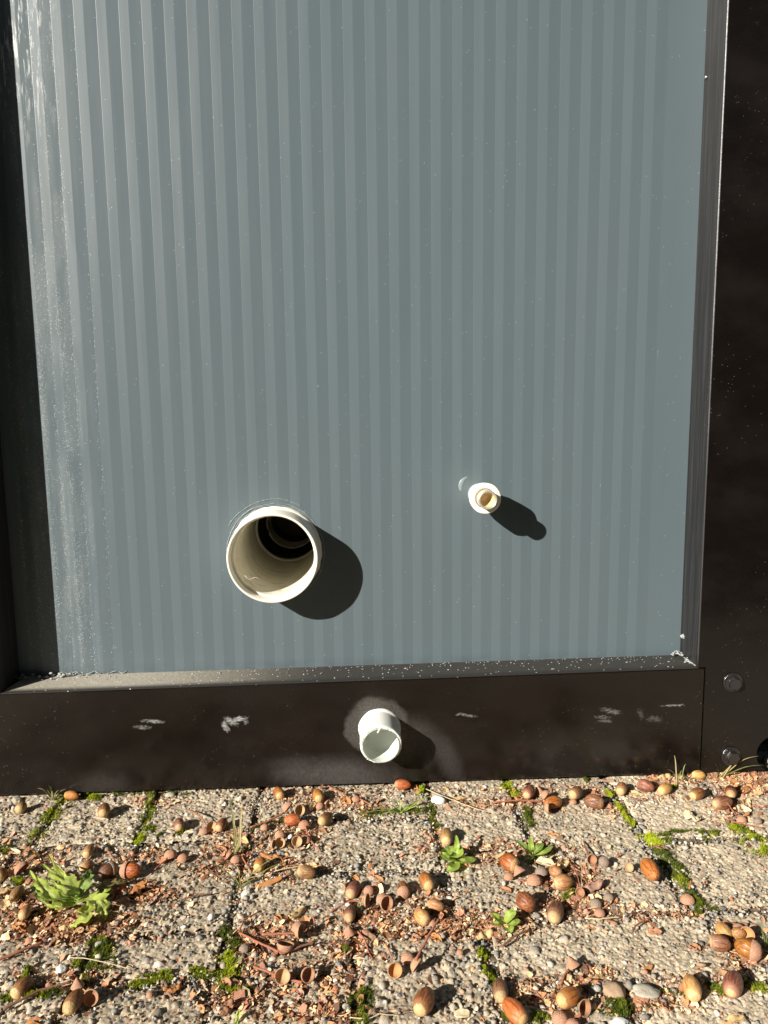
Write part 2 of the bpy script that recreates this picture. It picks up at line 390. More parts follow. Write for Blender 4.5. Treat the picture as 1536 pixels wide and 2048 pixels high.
H += (rng.random(H.shape) - .5) * .00035; C = C @ np.array([[.97, .02, .01], [.03, .94, .03], [.03, .05, .97]]); C = np.clip(C * np.array([1.07, 1.04, .99]) * (1.0 + .16 * smooth_r)[..., None] * (.82 + .36 * rng.random((ny, nx, 1))), .02, .8)
pavement = bpy.data.objects.new('pavement', None); COL.objects.link(pavement); pavement['kind'] = 'structure'
# paver rectangles  x0, x1, y0(near), y1(far)
PV = [(-.56, -.396, -.166, .02), (-.390, -.274, -.160, .02), (-.266, -.136, -.162, .02), (-.129, .090, -.121, .02),
      (.097, .199, -.205, .02), (.207, .334, -.316, .02), (.345, .468, -.190, .02), (.477, .56, -.185, .02),
      (-.56, -.405, -.290, -.172), (-.398, -.262, -.272, -.168), (-.255, -.136, -.318, -.170), (-.129, .090, -.231, -.129),
      (.097, .199, -.318, -.214), (.347, .56, -.314, -.199),
      (-.56, -.400, -.384, -.297), (-.393, -.262, -.384, -.280), (-.255, -.136, -.380, -.326), (-.129, -.010, -.384, -.239),
      (-.003, .090, -.330, -.240), (-.003, .114, -.475, -.338), (.126, .345, -.418, -.325), (.353, .56, -.412, -.323),
      (-.56, -.262, -.475, -.394), (-.255, -.136, -.475, -.390), (-.129, -.010, -.475, -.393), (.126, .225, -.475, -.428), (.233, .56, -.475, -.422)]
allmask = np.zeros((ny, nx), bool)
warpx = (value_noise(.012, 21) - .5) * .0075 + (value_noise(.004, 22) - .5) * .0045
warpy = (value_noise(.012, 23) - .5) * .0075 + (value_noise(.004, 24) - .5) * .0045
first = True
for q, (x0, x1, y0, y1) in enumerate(PV):
    i0, i1 = max(0, int((x0 - GX0) / RES)), min(nx, int((x1 - GX0) / RES) + 1)
    j0, j1 = max(0, int((y0 - GY0) / RES)), min(ny, int((y1 - GY0) / RES) + 1)
    X = gx[None, i0:i1]; Y = gy[j0:j1, None]
    wx = warpx[j0:j1, i0:i1]; wy = warpy[j0:j1, i0:i1]
    big = 9.
    d = np.minimum(np.minimum((X - x0 if x0 > GX0 + .01 else big) + wx, (x1 - X if x1 < GX1 - .01 else big) - wx),
                   np.minimum((Y - y0 if y0 > GY0 + .01 else big) + wy, (y1 - Y if y1 < GY1 - .01 else big) - wy)) + 0 * X + 0 * Y
    t = np.clip(d / .0065, 0, 1); drop = (1 - np.sqrt(1 - (1 - t) ** 2)) * 1.0 - 1
    edge = -(1 - np.sqrt(np.clip(1 - (1 - t) ** 2, 0, 1))) * .0048
    lvl = rng.uniform(-.0008, .0008); tx, ty = rng.normal(0, .003, 2)
    Hs = H[j0:j1, i0:i1] + edge + lvl + (X - (x0 + x1) / 2) * tx + (Y - (y0 + y1) / 2) * ty
    Hs = np.where(d < .0002, -.009, Hs)
    tone = rng.uniform(.90, 1.08)
    Vx = np.stack([np.broadcast_to(X, Hs.shape), np.broadcast_to(Y, Hs.shape), ZG + Hs], -1).reshape(-1, 3)
    h_, w_ = Hs.shape; idx = np.arange(h_ * w_).reshape(h_, w_)
    F = np.stack([idx[:-1, :-1], idx[:-1, 1:], idx[1:, 1:], idx[1:, :-1]], -1).reshape(-1, 4)
    arr_obj('paver', Vx, F, paver_m, (C[j0:j1, i0:i1] * tone).reshape(-1, 3), True, pavement)
    allmask[j0:j1, i0:i1] |= d > 0
# joint soil, one sheet below the pavers
r2 = .0025; sx = int(1.2 / r2); sy = int(.6 / r2)
hs = (value_noise(.006, 31, sx, sy, 0, 0, r2) - .5) * .003 + (value_noise(.02, 32, sx, sy, 0, 0, r2) - .5) * .004
X, Y = np.meshgrid(-.6 + np.arange(sx) * r2, -.52 + np.arange(sy) * r2)
V = np.stack([X, Y, ZG - .0042 + hs], -1).reshape(-1, 3); idx = np.arange(sx * sy).reshape(sy, sx)
F = np.stack([idx[:-1, :-1], idx[:-1, 1:], idx[1:, 1:], idx[1:, :-1]], -1).reshape(-1, 4)
vv = value_noise(.005, 33, sx, sy, 0, 0, r2)[..., None]
cs = (np.array([.07, .045, .028]) * (1 - vv) + np.array([.26, .19, .12]) * vv).reshape(-1, 3)
o = arr_obj('joint_soil', V, F, soil_m, cs); o['kind'] = 'structure'
# the yard beyond the frame: one sheet to the horizon, darkened to cut bounce light
n = N('yard_ground'); oo = n.c.outputs['Object']
f = n.noise(oo, 60, 5, .7)
yard_m = n.out(n.mix(f, (.24, .21, .16), (.40, .36, .28)), .9, .3, n.bump(f, .6, .004))
n = N('dim_yard'); f = n.noise(n.c.outputs['Object'], 8, 6, .7); dim_yard_m = n.out(n.mix(f, (.030, .035, .012), (.06, .06, .022)), .95, .1, n.bump(f, .8, .02))
o = mesh_obj('yard_ground', [(-120, -120, ZG - .016), (120, -120, ZG - .016), (120, 120, ZG - .016), (-120, 120, ZG - .016)], [(0, 1, 2, 3)], dim_yard_m, smooth=False)  # added dark sheet beyond the frame, cuts bounce light
o['kind'] = 'structure'
def frame_sheet():
    zz = ZG + .0004; V = []; F = []
    for (x0, x1, y0, y1) in ((-1.3, -.5605, -.72, .02), (.5605, 1.3, -.72, .02), (-.5605, .5605, -.72, -.4755)):
        b = len(V); V += [(x0, y0, zz), (x1, y0, zz), (x1, y1, zz), (x0, y1, zz), (x0, y0, zz - .05), (x1, y0, zz - .05), (x1, y1, zz - .05), (x0, y1, zz - .05)]
        F += [(b, b + 1, b + 2, b + 3), (b, b + 4, b + 5, b + 1), (b + 1, b + 5, b + 6, b + 2), (b + 2, b + 6, b + 7, b + 3), (b + 3, b + 7, b + 4, b)]
    o = mesh_obj('paved_yard', V, F, yard_m, smooth=False); o['kind'] = 'structure'
frame_sheet()
def hgt(x, y):
    i = int(round((x - GX0) / RES)); j = int(round((y - GY0) / RES))
    if 0 <= i < nx and 0 <= j < ny: return H[j, i] if allmask[j, i] else -.003
    return 0.

# ------------------------------------------------------------------ THE CABINET
cab = empty('metal_cabinet', (0, 0, -.501), 'large black steel-framed cabinet with a grey finely ribbed side panel, standing on the pavers', 'metal cabinet')
def child(o):
    o.parent = cab; o.location = (0, 0, .501); return o
XL, XR, ZB, ZT, YF = -.462, .4595, -.350, 1.45, -.050
# ribbed panel with micro ribs: flat facets tilted left and right in turn
PER, LW, X0 = .02759, .0123, .1342
prof = []
k0 = int(math.floor((XL - .02 - X0) / PER))
A = .00080
k = k0
pts = []
while X0 + k * PER < .385:
    xs = X0 + k * PER
    pts += [(xs, 0), (xs + .0003, -.00006), (xs + LW, -.00006 - A * .8)]
    k += 1
xs = X0 + k * PER
pts += [(xs, 0), (XR + .02, -.0002)]
pts = [p for p in pts if p[0] > XL - .03]
V = []; F = []
holes = [(-.107, -.178, .052), (.168, -.110, .014)]
for (x, y) in pts: V += [(x, y, ZB - .02), (x, y, ZT + .02)]
for i in range(len(pts) - 1): F.append((2 * i, 2 * i + 2, 2 * i + 3, 2 * i + 1))
panel = child(mesh_obj('ribbed_panel', V, F, MAT['panel'], smooth=False))
panel['label'] = 'grey panel of fine vertical ribs, streaked with dried water spots down its left side'
# cut the hole for the big pipe (boolean kept as mesh)
bmc = bmesh.new()
bmesh.ops.create_cone(bmc, cap_ends=True, segments=64, radius1=.0560, radius2=.0560, depth=.1, matrix=Matrix.Translation((-.1077, 0, -.1868)) @ Matrix.Rotation(R_(90), 4, 'X'))
def split_panel_hole():
    # panel is a thin sheet: solidify by hand then difference
    me = panel.data; bm = bmesh.new(); bm.from_mesh(me)
    r = bmesh.ops.solidify(bm, geom=bm.faces[:], thickness=.004); bmesh.ops.recalc_face_normals(bm, faces=bm.faces); bm.to_mesh(me); bm.free()
    cm = bpy.data.meshes.new('cut'); bmesh.ops.recalc_face_normals(bmc, faces=bmc.faces); bmc.to_mesh(cm)
    co = bpy.data.objects.new('cut', cm); COL.objects.link(co)
    md = panel.modifiers.new('b', 'BOOLEAN'); md.object = co; md.operation = 'DIFFERENCE'; md.solver = 'EXACT'
    panel.location = (0, 0, 0); panel.parent = None; bpy.context.view_layer.update()
    dg = bpy.context.evaluated_depsgraph_get(); nm = bpy.data.meshes.new_from_object(panel.evaluated_get(dg))
    panel.modifiers.clear(); panel.data = nm; bpy.data.objects.remove(co); child(panel)
    nm.polygons.foreach_set('use_smooth', [False] * len(nm.polygons))
split_panel_hole()
def box(name, x0, x1, y0, y1, z0, z1, mat, bev=0, parent=None):
    bm = bmesh.new(); bmesh.ops.create_cube(bm, size=1)
    for v in bm.verts: v.co = Vector(((x0 + x1) / 2 + v.co.x * (x1 - x0), (y0 + y1) / 2 + v.co.y * (y1 - y0), (z0 + z1) / 2 + v.co.z * (z1 - z0)))
    if bev: bmesh.ops.bevel(bm, geom=bm.edges[:], offset=bev, segments=3, profile=.6, affect='EDGES')
    o = bm_obj(name, bm, mat, None, False)
    return o
def prism(name, poly, z0, z1, mat, bev=0, axis='z', bevsel=None):
    """poly of (x,y) extruded in z"""
    bm = bmesh.new(); a = [bm.verts.new((x, y, z0)) for x, y in poly]; b = [bm.verts.new((x, y, z1)) for x, y in poly]
    bm.faces.new(a[::-1]); bm.faces.new(b); n_ = len(poly)
    for i in range(n_): bm.faces.new((a[i], a[(i + 1) % n_], b[(i + 1) % n_], b[i]))
    if bev:
        ed = [e for e in bm.edges if bevsel is None or bevsel(e)]
        bmesh.ops.bevel(bm, geom=ed, offset=bev, segments=3, profile=.5, affect='EDGES')
    return bm_obj(name, bm, mat)
# base beam (front face at YF), its sloping dusty top is a part of its own
BB = -.5012
o = child(box('base_beam', -1.3, .4722, YF, .02, BB, -.3505, MAT['steel_beam'], .0016))
for v_ in o.data.vertices:
    if v_.co.z > -.40: v_.co.z -= (.4722 - v_.co.x) * .01045
    if v_.co.z > -.40 and v_.co.y > -.04: v_.co.z -= .004
o['label'] = 'black base beam with pale scuffs and dust'
bm = bmesh.new()
lv = [(-.4685, YF + .0008, -.3590), (.4640, YF + .0008, -.3493), (XR, -.0006, -.3478), (-.456, -.0006, -.3545)]
a = [bm.verts.new(p) for p in lv]; b = [bm.verts.new((p[0], p[1], p[2] - .003)) for p in lv]
bm.faces.new(a); bm.faces.new(b[::-1])
for i in range(4): bm.faces.new((a[i], b[i], b[(i + 1) % 4], a[(i + 1) % 4]))
o = child(bm_obj('ledge', bm, MAT['ledge'])); o['label'] = 'narrow sloping ledge speckled with pale dust'
# right post with lightening hole
def post_right():
    bm = bmesh.new(); z0, z1 = -.5005, ZT + .1
    hx, hz, hr = .5775, -.4765, .0265
    outer = [(.4735, z0), (.70, z0), (.70, z1), (.4625, z1), (.4625, -.3490), (.4735, -.3490)]
    vs = [bm.verts.new((x, YF, z)) for x, z in outer]
    ed = [bm.edges.new((vs[i], vs[(i + 1) % len(vs)])) for i in range(len(vs))]
    hv = [bm.verts.new((hx + hr * math.cos(t * math.pi / 24), YF, hz + hr * math.sin(t * math.pi / 24))) for t in range(48)]
    he = [bm.edges.new((hv[i], hv[(i + 1) % 48])) for i in range(48)]
    r = bmesh.ops.triangle_fill(bm, use_beauty=True, edges=ed + he)
    fs = bm.faces[:]
    ret = bmesh.ops.extrude_face_region(bm, geom=fs)
    bmesh.ops.translate(bm, verts=[g for g in ret['geom'] if isinstance(g, bmesh.types.BMVert)], vec=(0, .006, 0))
    return bm_obj('corner_post', bm, MAT['steel_post'])
o = child(post_right()); o['label'] = 'right-hand black post with bolts and a round hole'
# reveals
o = child(prism('side_reveal', [(XR, -.0003), (.4620, YF + .0010), (.4626, YF + .0002), (.4645, YF + .0065), (.4645, -.0003)], -.3500, ZT, MAT['steel_reveal']))
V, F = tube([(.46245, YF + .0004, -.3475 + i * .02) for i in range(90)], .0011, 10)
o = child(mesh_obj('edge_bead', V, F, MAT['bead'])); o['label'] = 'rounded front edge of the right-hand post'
o = child(prism('side_reveal', [(-.464, .0), (-.4685, YF), (-.475, YF), (-.475, .0)], -.3590, ZT, MAT['steel_reveal']))
o = child(box('corner_post', -1.3, -.4690, YF - .0006, -.03, -.3560, ZT + .1, MAT['steel_post'], .0012)); o['label'] = 'left-hand black post casting its shadow on the panel'
o = child(box('top_beam', -1.3, .4620, YF, .02, ZT, ZT + .1, MAT['steel_post'], .001))
o = child(box('cabinet_body', -1.3, .70, .50, .9, BB, ZT + .1, MAT['void']))
# inner floor tray so the hole in the post looks into a dark space
o = child(box('inner_frame', .4650, .70, .03, .118, BB, ZT, MAT['void']))
def bolt(x, z, rot):
    bm = bmesh.new()
    Vv, Ff = lathe([(0.0001, 0), (.0134, 0), (.0138, .0010), (.0132, .0024), (.0120, .0030), (.0112, .0024), (.0100, .0022), (.0088, .0034), (.0001, .0036)], 40)
    wsh = mesh_obj('washer', Vv, Ff, MAT['bolt'])
    r = .0088
    bmesh.ops.create_cone(bm, cap_ends=True, segments=6, radius1=r, radius2=r, depth=.0070, matrix=Matrix.Translation((0, 0, .0062)) @ Matrix.Rotation(rot, 4, 'Z'))
    top = [e for e in bm.edges if all(v.co.z > .004 for v in e.verts)]
    bmesh.ops.bevel(bm, geom=top, offset=.0009, segments=2, profile=.55, affect='EDGES')
    hd = bm_obj('bolt_head', bm, MAT['bolt'])
    rm = Matrix.Translation((x, YF, z)) @ Matrix.Rotation(R_(90), 4, 'X')
    b = bpy.data.objects.new('bolt', wsh.data); bpy.data.objects.remove(wsh); COL.objects.link(b)
    b.parent = cab; b.matrix_local = Matrix.Translation((0, 0, .501)) @ rm
    hd.parent = b
    return b
bolt(.5117, -.371, .2)['label'] = 'upper hex bolt on the right-hand post'
bolt(.5145, -.4775, .45)['label'] = 'lower hex bolt on the right-hand post, close to the ground'
# screw and weld on the right reveal
V, F = lathe([(.0001, .0022), (.0012, .0021), (.0022, .0014), (.0026, .0004), (.0026, 0)], 20)
s = mesh_obj('screw', V, F, MAT['screw'], cab); s.matrix_local = Matrix.Translation((.4597, -.0050, .4194 + .501)) @ Matrix.Rotation(R_(-90), 4, 'Y')
bm = bmesh.new()
for i in range(7):
    bmesh.ops.create_icosphere(bm, subdivisions=2, radius=random.uniform(.0012, .0024), matrix=Matrix.Translation((.4605 + random.uniform(-.001, .001), -.006 + random.uniform(-.004, .003), -.318 + random.uniform(-.003, .003))))
child(bm_obj('weld_spatter', bm, MAT['weld'], smooth=True))
# weld / sealant crumbs in the two lower corners and along the foot of the panel
bm = bmesh.new()
for (cx, cy, cz, n_, sp) in ((.455, -.006, -.3445, 26, .005), (.4605, -.025, -.349, 14, .004), (-.395, -.004, -.353, 22, .016), (-.45, -.008, -.3535, 16, .02)):
    for i in range(n_):
        bmesh.ops.create_icosphere(bm, subdivisions=1, radius=random.uniform(.0006, .0019), matrix=Matrix.Translation((cx + random.gauss(0, sp), cy - abs(random.gauss(0, .004)), cz + abs(random.gauss(0, .0025)))) @ Matrix.Diagonal((1.8, 1, 1, 1)))
for i in range(150):
    bmesh.ops.create_icosphere(bm, subdivisions=1, radius=random.uniform(.0003, .0009), matrix=Matrix.Translation((lambda x_: (x_, -.002 - min(.045, abs(random.gauss(0, .012))), -.3478 - (.4595 - x_) * .0073))(random.uniform(-.45, .45))) @ Matrix.Diagonal((1.5, 1, .8, 1)))
o = child(bm_obj('sealant_crumbs', bm, MAT['weld'], smooth=True)); o['kind'] = 'stuff'
pts = []
for i in range(25): pts.append((.4555 + .0075 * math.cos(i / 24 * 2.6 + .3) - .004, -.003 - .0004 * i, -.3455 + .006 * math.sin(i / 24 * 3)))
V, F = tube(pts, [.0009 + .0005 * math.sin(i * 1.7) for i in range(25)], 6); child(mesh_obj('sealant_string', V, F, MAT['weld']))
V, F = tube([(.4600 + .0002 * i, -.003 - .0046 * i, -.3474 - .0001 * i) for i in range(10)], [.0009 + .0004 * math.sin(i * 2.1) for i in range(10)], 6); child(mesh_obj('weld_bead', V, F, MAT['weld']))
for s_ in range(4):
    pts = []; x0 = (-.41, -.38, -.345, -.43)[s_]
    for i in range(18): pts.append((x0 + i * .0016, -.0016 - .001 * math.sin(i * .9 + s_), -.3525 + .0016 * math.sin(i * .55 + s_ * 2) + .0015))
    V, F = tube(pts, .0005, 5); child(mesh_obj('sealant_string', V, F, MAT['weld']))

# ------------------------------------------------------------------ PIPES (axis +Z local -> -Y world)
def pipe_root(name, loc, label, cat, tilt=0, group=None):
    e = empty(name, loc, label, cat, group); e.rotation_euler = (R_(90) + tilt, 0, 0); return e
def P(name, prof, mat, root, seg=96, wob=None, label=None):
    V, F = lathe(prof, seg, wob); o = mesh_obj(name, V, F, MAT[mat], root)
    if label: o['label'] = label
    return o
# large cream pipe
pr_ = pipe_root('pipe', (-.1077, 0, -.1868), 'wide cream plastic pipe stub sticking out of the grey panel', 'pipe')
RO, RI, L = .0592, .0562, .0505
def wobr(i, a, r, z): return r * (1 + .004 * math.sin(2 * a + .5)), z + .0006 * math.sin(a * 3 + 1)
P('outer_wall', [(.0597, .0), (.0597, .0), (.0594, .006), (RO, .012), (RO, L - .0012), (RO - .0004, L - .0003), (RO - .0010, L), (RI + .0006, L), (RI, L - .0006), (RI, .0335)], 'pvc', pr_, 96, wobr)
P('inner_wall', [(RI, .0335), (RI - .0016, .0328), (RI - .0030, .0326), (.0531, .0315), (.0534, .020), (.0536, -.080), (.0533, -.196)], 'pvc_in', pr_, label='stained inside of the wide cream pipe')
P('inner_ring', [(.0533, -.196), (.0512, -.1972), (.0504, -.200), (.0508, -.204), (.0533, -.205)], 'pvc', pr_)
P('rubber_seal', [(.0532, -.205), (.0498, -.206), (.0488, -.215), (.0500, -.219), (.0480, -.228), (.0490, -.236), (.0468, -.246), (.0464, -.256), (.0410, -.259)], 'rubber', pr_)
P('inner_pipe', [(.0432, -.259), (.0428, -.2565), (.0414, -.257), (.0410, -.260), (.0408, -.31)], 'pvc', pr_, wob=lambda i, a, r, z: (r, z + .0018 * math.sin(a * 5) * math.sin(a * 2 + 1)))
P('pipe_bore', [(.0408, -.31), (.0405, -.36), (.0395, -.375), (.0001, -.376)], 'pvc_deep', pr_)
# sealant rings scraped on to the panel round the pipe: thin wandering threads
for q in range(7):
    a0, a1 = [(R_(20), R_(205)), (R_(35), R_(190)), (R_(-30), R_(70)), (R_(100), R_(215)), (R_(60), R_(150)), (R_(205), R_(285)), (R_(-60), R_(20))][q]
    rr = [.0665, .0640, .0655, .0668, .0725, .066, .0660][q]; n_ = 60
    pts = []
    for i in range(n_):
        a = a0 + (a1 - a0) * i / (n_ - 1); r = rr + .0016 * mnoise.noise(Vector((a * 2.5, q * 3.1, 0))) + .0005 * mnoise.noise(Vector((a * 14, q, 0)))
        pts.append((r * math.cos(a), r * math.sin(a), .0012))
    V, F = tube(pts, [max(.00008, .0002 + .0004 * mnoise.noise(Vector((i * .5, q * 2, 1)))) for i in range(n_)], 5)
    mesh_obj('sealant_thread', V, F, MAT['sealant'], pr_)
V, F = lathe([(.0592, .0052), (.0604, .0046), (.0618, .0030), (.0624, .0012), (.0626, -.001)], 96, lambda i, a, r, z: (r + .0005 * mnoise.noise(Vector((math.cos(a) * 6, math.sin(a) * 6, i))) * i, z + .0008 * mnoise.noise(Vector((math.cos(a) * 9, math.sin(a) * 9, 2)))))
mesh_obj('sealant_collar', V, F, MAT['pvc'], pr_)
for cx, cz, tn in ((-.038, -.024, 0),):
    pts = [(cx + .0024 * i, cz - .003 * math.sin(i * .8 + tn) - .0012 * i, L - .012 - .0008 * i) for i in range(8)]
    V, F = tube(pts, .00022, 5); mesh_obj('plastic_thread', V, F, MAT['burr'], pr_)
# small white fitting with metal tube
pf = pipe_root('hose_fitting', (.1703, 0, -.1127), 'small white hose fitting with a brass tube in its middle, on the grey panel', 'pipe fitting')
P('sleeve', [(.0125, 0), (.0125, .014), (.0150, .021), (.0185, .030), (.0198, .040), (.0203, .050), (.0203, .0516), (.0198, .0522), (.0132, .0522), (.0130, .048), (.0115, .030)], 'fitting', pf, 26, lambda i, a, r, z: (r * (1 + (.012 * math.sin(a * 5 + 1) * math.sin(3 * a) if i > 3 else 0)), z))
P('brass_tube', [(.0121, .030), (.0125, .066), (.0125, .0690), (.0122, .0700), (.0108, .0704), (.0100, .0697), (.0096, .068), (.0094, .0655)], 'brass', pf, 40)
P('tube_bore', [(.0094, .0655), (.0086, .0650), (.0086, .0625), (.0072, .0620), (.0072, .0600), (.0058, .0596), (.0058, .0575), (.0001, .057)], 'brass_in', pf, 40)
pts = []
for i in range(30):
    a = R_(105) + R_(105) * i / 29; pts.append((-.012 + .0135 * math.cos(a), .010 + .0145 * math.sin(a), .0004))
V, F = tube(pts, [.0007 + .0026 * math.sin(math.pi * i / 29) for i in range(30)], 8)
V = [(v[0], v[1], v[2] * .35) for v in V]; o = mesh_obj('glare_crescent', V, F, MAT['glare'], pf); o['label'] = 'painted crescent of reflected light left of the fitting'  # raised pale crescent stands for light reflected onto the panel
V, F = lathe([(.0125, .004), (.0135, .003), (.0147, .0012), (.0152, -.001)], 40); mesh_obj('sealant_collar', V, F, MAT['sealant'], pf)
# drain pipe in the base beam
pd = pipe_root('drain_pipe', (.0287, YF + .004, -.4238), 'short white plastic drain pipe with a rough cut rim, in the black base beam', 'pipe', R_(4))
RD = .0270
def rough(i, a, r, z):
    e = .0009 * mnoise.noise(Vector((math.cos(a) * 5, math.sin(a) * 5, .3))) + .0004 * mnoise.noise(Vector((math.cos(a) * 17, math.sin(a) * 17, 2)))
    return (r + (.0004 * mnoise.noise(Vector((a * 9, i, 0))) if i >= 2 else 0), z + (e + .0015 * math.sin(a) if i >= 1 else 0))
P('outer_wall', [(.0272, -.02), (RD, .040), (RD, .0445), (RD - .0007, .0455), (RD - .0024, .0452), (RD - .0034, .0440)], 'pvc_white', pd, 80, rough)
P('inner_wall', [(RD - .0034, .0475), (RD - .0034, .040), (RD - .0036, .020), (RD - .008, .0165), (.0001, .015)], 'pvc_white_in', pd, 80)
bm = bmesh.new()
for i in range(90):
    a = random.uniform(0, 2 * math.pi); r = RD - random.choice((.0002, .0030, .0030, .0015)); s_ = random.uniform(.00025, .0007)
    z = .0445 + .0015 * math.sin(a)
    bmesh.ops.create_icosphere(bm, subdivisions=1, radius=s_, matrix=Matrix.Translation((r * math.cos(a), r * math.sin(a), z + random.uniform(0, .001))) @ Matrix.Diagonal((random.uniform(.6, 2), random.uniform(.6, 2), random.uniform(.6, 1.5), 1)))
for i in range(6):
    a = R_(92 + i * 1.5); bmesh.ops.create_icosphere(bm, subdivisions=1, radius=.0011, matrix=Matrix.Translation(((RD - .0035) * math.cos(a), (RD - .003 - .001 * i) * math.sin(a), .0470)))
o = bm_obj('burrs', bm, MAT['burr'], pd); o['kind'] = 'stuff'
V, F = lathe([(.0268, .0105), (.0285, .0085), (.0300, .0055), (.0306, .0035), (.0306, .001)], 60, lambda i, a, r, z: (r + .00022 * i * mnoise.noise(Vector((math.cos(a) * 3, math.sin(a) * 3, i * .2))), z))
mesh_obj('glue_collar', V, F, MAT['pvc_white'], pd).scale = (.96, .96, .7)
#@@ITEMS@@
# ------------------------------------------------------------------ UNSEEN OAK, BUSH AND HEDGES, ADDED TO BLOCK LIGHT (they shade the sky and show in the glossy steel)
leaf_n = N('added_leaf_green'); lf = leaf_n.attr('tint')
leaf_m = leaf_n.out(lf, .6, .3)
bark_m = m_simple('added_oak_bark', (.09, .07, .05), .9, .2, 0, .4, 12, .8)
core_m = m_simple('added_hedge_inside', (.02, .022, .012), .95, .1)
def leaf_cloud(name, pts, size, parent, cols, kind=None):
    n_ = len(pts); a = rng.normal(size=(n_, 3)); a /= np.linalg.norm(a, axis=1)[:, None]
    b = np.cross(a, rng.normal(size=(n_, 3))); b /= np.linalg.norm(b, axis=1)[:, None]
    s = size * rng.uniform(.6, 1.3, (n_, 1)); V = np.stack([pts - a * s, pts + b * s * .55, pts + a * s, pts - b * s * .55], 1).reshape(-1, 3)
    F = np.arange(n_ * 4).reshape(n_, 4); c = np.repeat(cols[rng.integers(0, len(cols), n_)] * rng.uniform(.7, 1.3, (n_, 1)), 4, 0)
    o = arr_obj(name, V, F, leaf_m, c, False, parent)
    if kind: o['kind'] = kind
    return o
tosun = np.array([-SUN.x, -SUN.y, -SUN.z])
def clear(p, rad):   # keep the sun's way to the scene open
    t = p @ tosun; d = np.linalg.norm(p - np.outer(t, tosun), axis=1); return (d > rad) | (t < 0)
GRN = np.array([[.05, .07, .015], [.07, .085, .02], [.10, .09, .025], [.035, .05, .012]])
tree = empty('added_oak', (2.2, -5.5, -.51), 'broad unseen oak added behind the camera to darken the sky', 'tree')
V, F = tube([(2.2, -5.5, -.55), (2.15, -5.45, .8), (2.0, -5.4, 2.2), (1.6, -5.2, 3.8), (1.0, -4.8, 5.6), (.6, -4.6, 7)], [.34, .27, .24, .2, .12, .04], 14)
o = mesh_obj('added_trunk', V, F, bark_m, tree); o.location = (-2.2, 5.5, .51)
for q, (ax, ay, az) in enumerate(((-1.5, -3.2, 4.2), (3.8, -3.4, 4.6), (.6, -1.8, 4.9), (-.6, -6.8, 5.2))):
    V, F = tube([(2.0, -5.4, 2.2 + .3 * q), ((2 + ax) / 2, (-5.4 + ay) / 2, 3.5 + .2 * q), (ax, ay, az)], [.14, .10, .03], 8)
    o = mesh_obj('added_limb', V, F, bark_m, tree); o.location = (-2.2, 5.5, .51)
pts = []
for (cx, cy, cz, rx, ry, rz, n_) in ((.8, -3.2, 5.0, 4.2, 3.6, 1.3, 26000), (3.6, -3.2, 3.6, 2.2, 3.2, 1.6, 12000), (-.2, -2.4, 4.6, 3.2, 2.6, 1.0, 16000), (-3.4, -1.0, 4.0, 2.6, 2.4, 1.2, 12000), (3.4, -.6, 4.2, 2.4, 2.2, 1.2, 6000)):
    u = rng.normal(size=(n_, 3)); u /= np.linalg.norm(u, axis=1)[:, None]; u *= rng.uniform(.3, 1, (n_, 1)) ** .5
    pts.append(u * np.array([rx, ry, rz]) + np.array([cx, cy, cz]))
pts = np.concatenate(pts); pts = pts[clear(pts, .95)]
o = leaf_cloud('added_crown', pts, .10, tree, GRN); o.location = (-2.2, 5.5, .51)
added_evergreen = empty('added_bush', (-2.1, -4.9, -.51), 'unseen dark evergreen bush added to block sky light, in front of the hedge behind the camera', 'bush')
V, F = tube([(-2.1, -4.9, -.55), (-2.1, -4.9, 1.2), (-2.0, -4.9, 2.6)], [.09, .07, .03], 10)
o = mesh_obj('added_trunk', V, F, bark_m, added_evergreen); o.location = (2.1, 4.9, .51)
u = rng.normal(size=(16000, 3)); u /= np.linalg.norm(u, axis=1)[:, None]; u *= rng.uniform(.5, 1, (16000, 1)); pts = u * np.array([1.9, .8, 2.0]) + np.array([-2.0, -4.9, 2.1]); pts = pts[clear(pts, .95)]
o = leaf_cloud('added_crown', pts, .07, added_evergreen, GRN * .8); o.location = (2.1, 4.9, .51)
side = empty('added_hedge', (-4.6, -.2, -.51), 'tall unseen hedge added on the left to block low sky', 'added_hedge')
bm = bmesh.new(); bmesh.ops.create_cube(bm, size=1, matrix=Matrix.Translation((-5.1, .6, .4)) @ Matrix.Diagonal((.5, 4.4, 1.8, 1)))
o = bm_obj('added_hedge_core', bm, core_m, side); o.location = (4.6, .2, .51)
n_ = 17000; pts = np.stack([-4.7 + rng.uniform(-.35, .2, n_), rng.uniform(-2.6, 3.2, n_), rng.uniform(-.5, 2.3, n_)], 1); pts = pts[clear(pts, .95)]
o = leaf_cloud('added_foliage', pts, .05, side, GRN * .9); o.location = (4.6, .2, .51)
added_hedge = empty('added_hedge', (0, -3.6, -.51), 'unseen clipped hedge added behind the camera to darken reflections', 'added_hedge')
bm = bmesh.new()
segs = ((-7., -1.5, -4.6, 1.35), (-1.5, 7, -4.0, 1.9), (6.2, 7.2, -4.0, 2.2))
for (x0, x1, yy, hh) in segs[:2]:
    bmesh.ops.create_cube(bm, size=1, matrix=Matrix.Translation(((x0 + x1) / 2, yy - .4, (hh - .12 - .51) / 2)) @ Matrix.Diagonal((x1 - x0 - .1, .6, hh - .12 + .51, 1)))
o = bm_obj('added_hedge_core', bm, core_m, added_hedge); o.location = (0, 3.6, .51)
pts = []
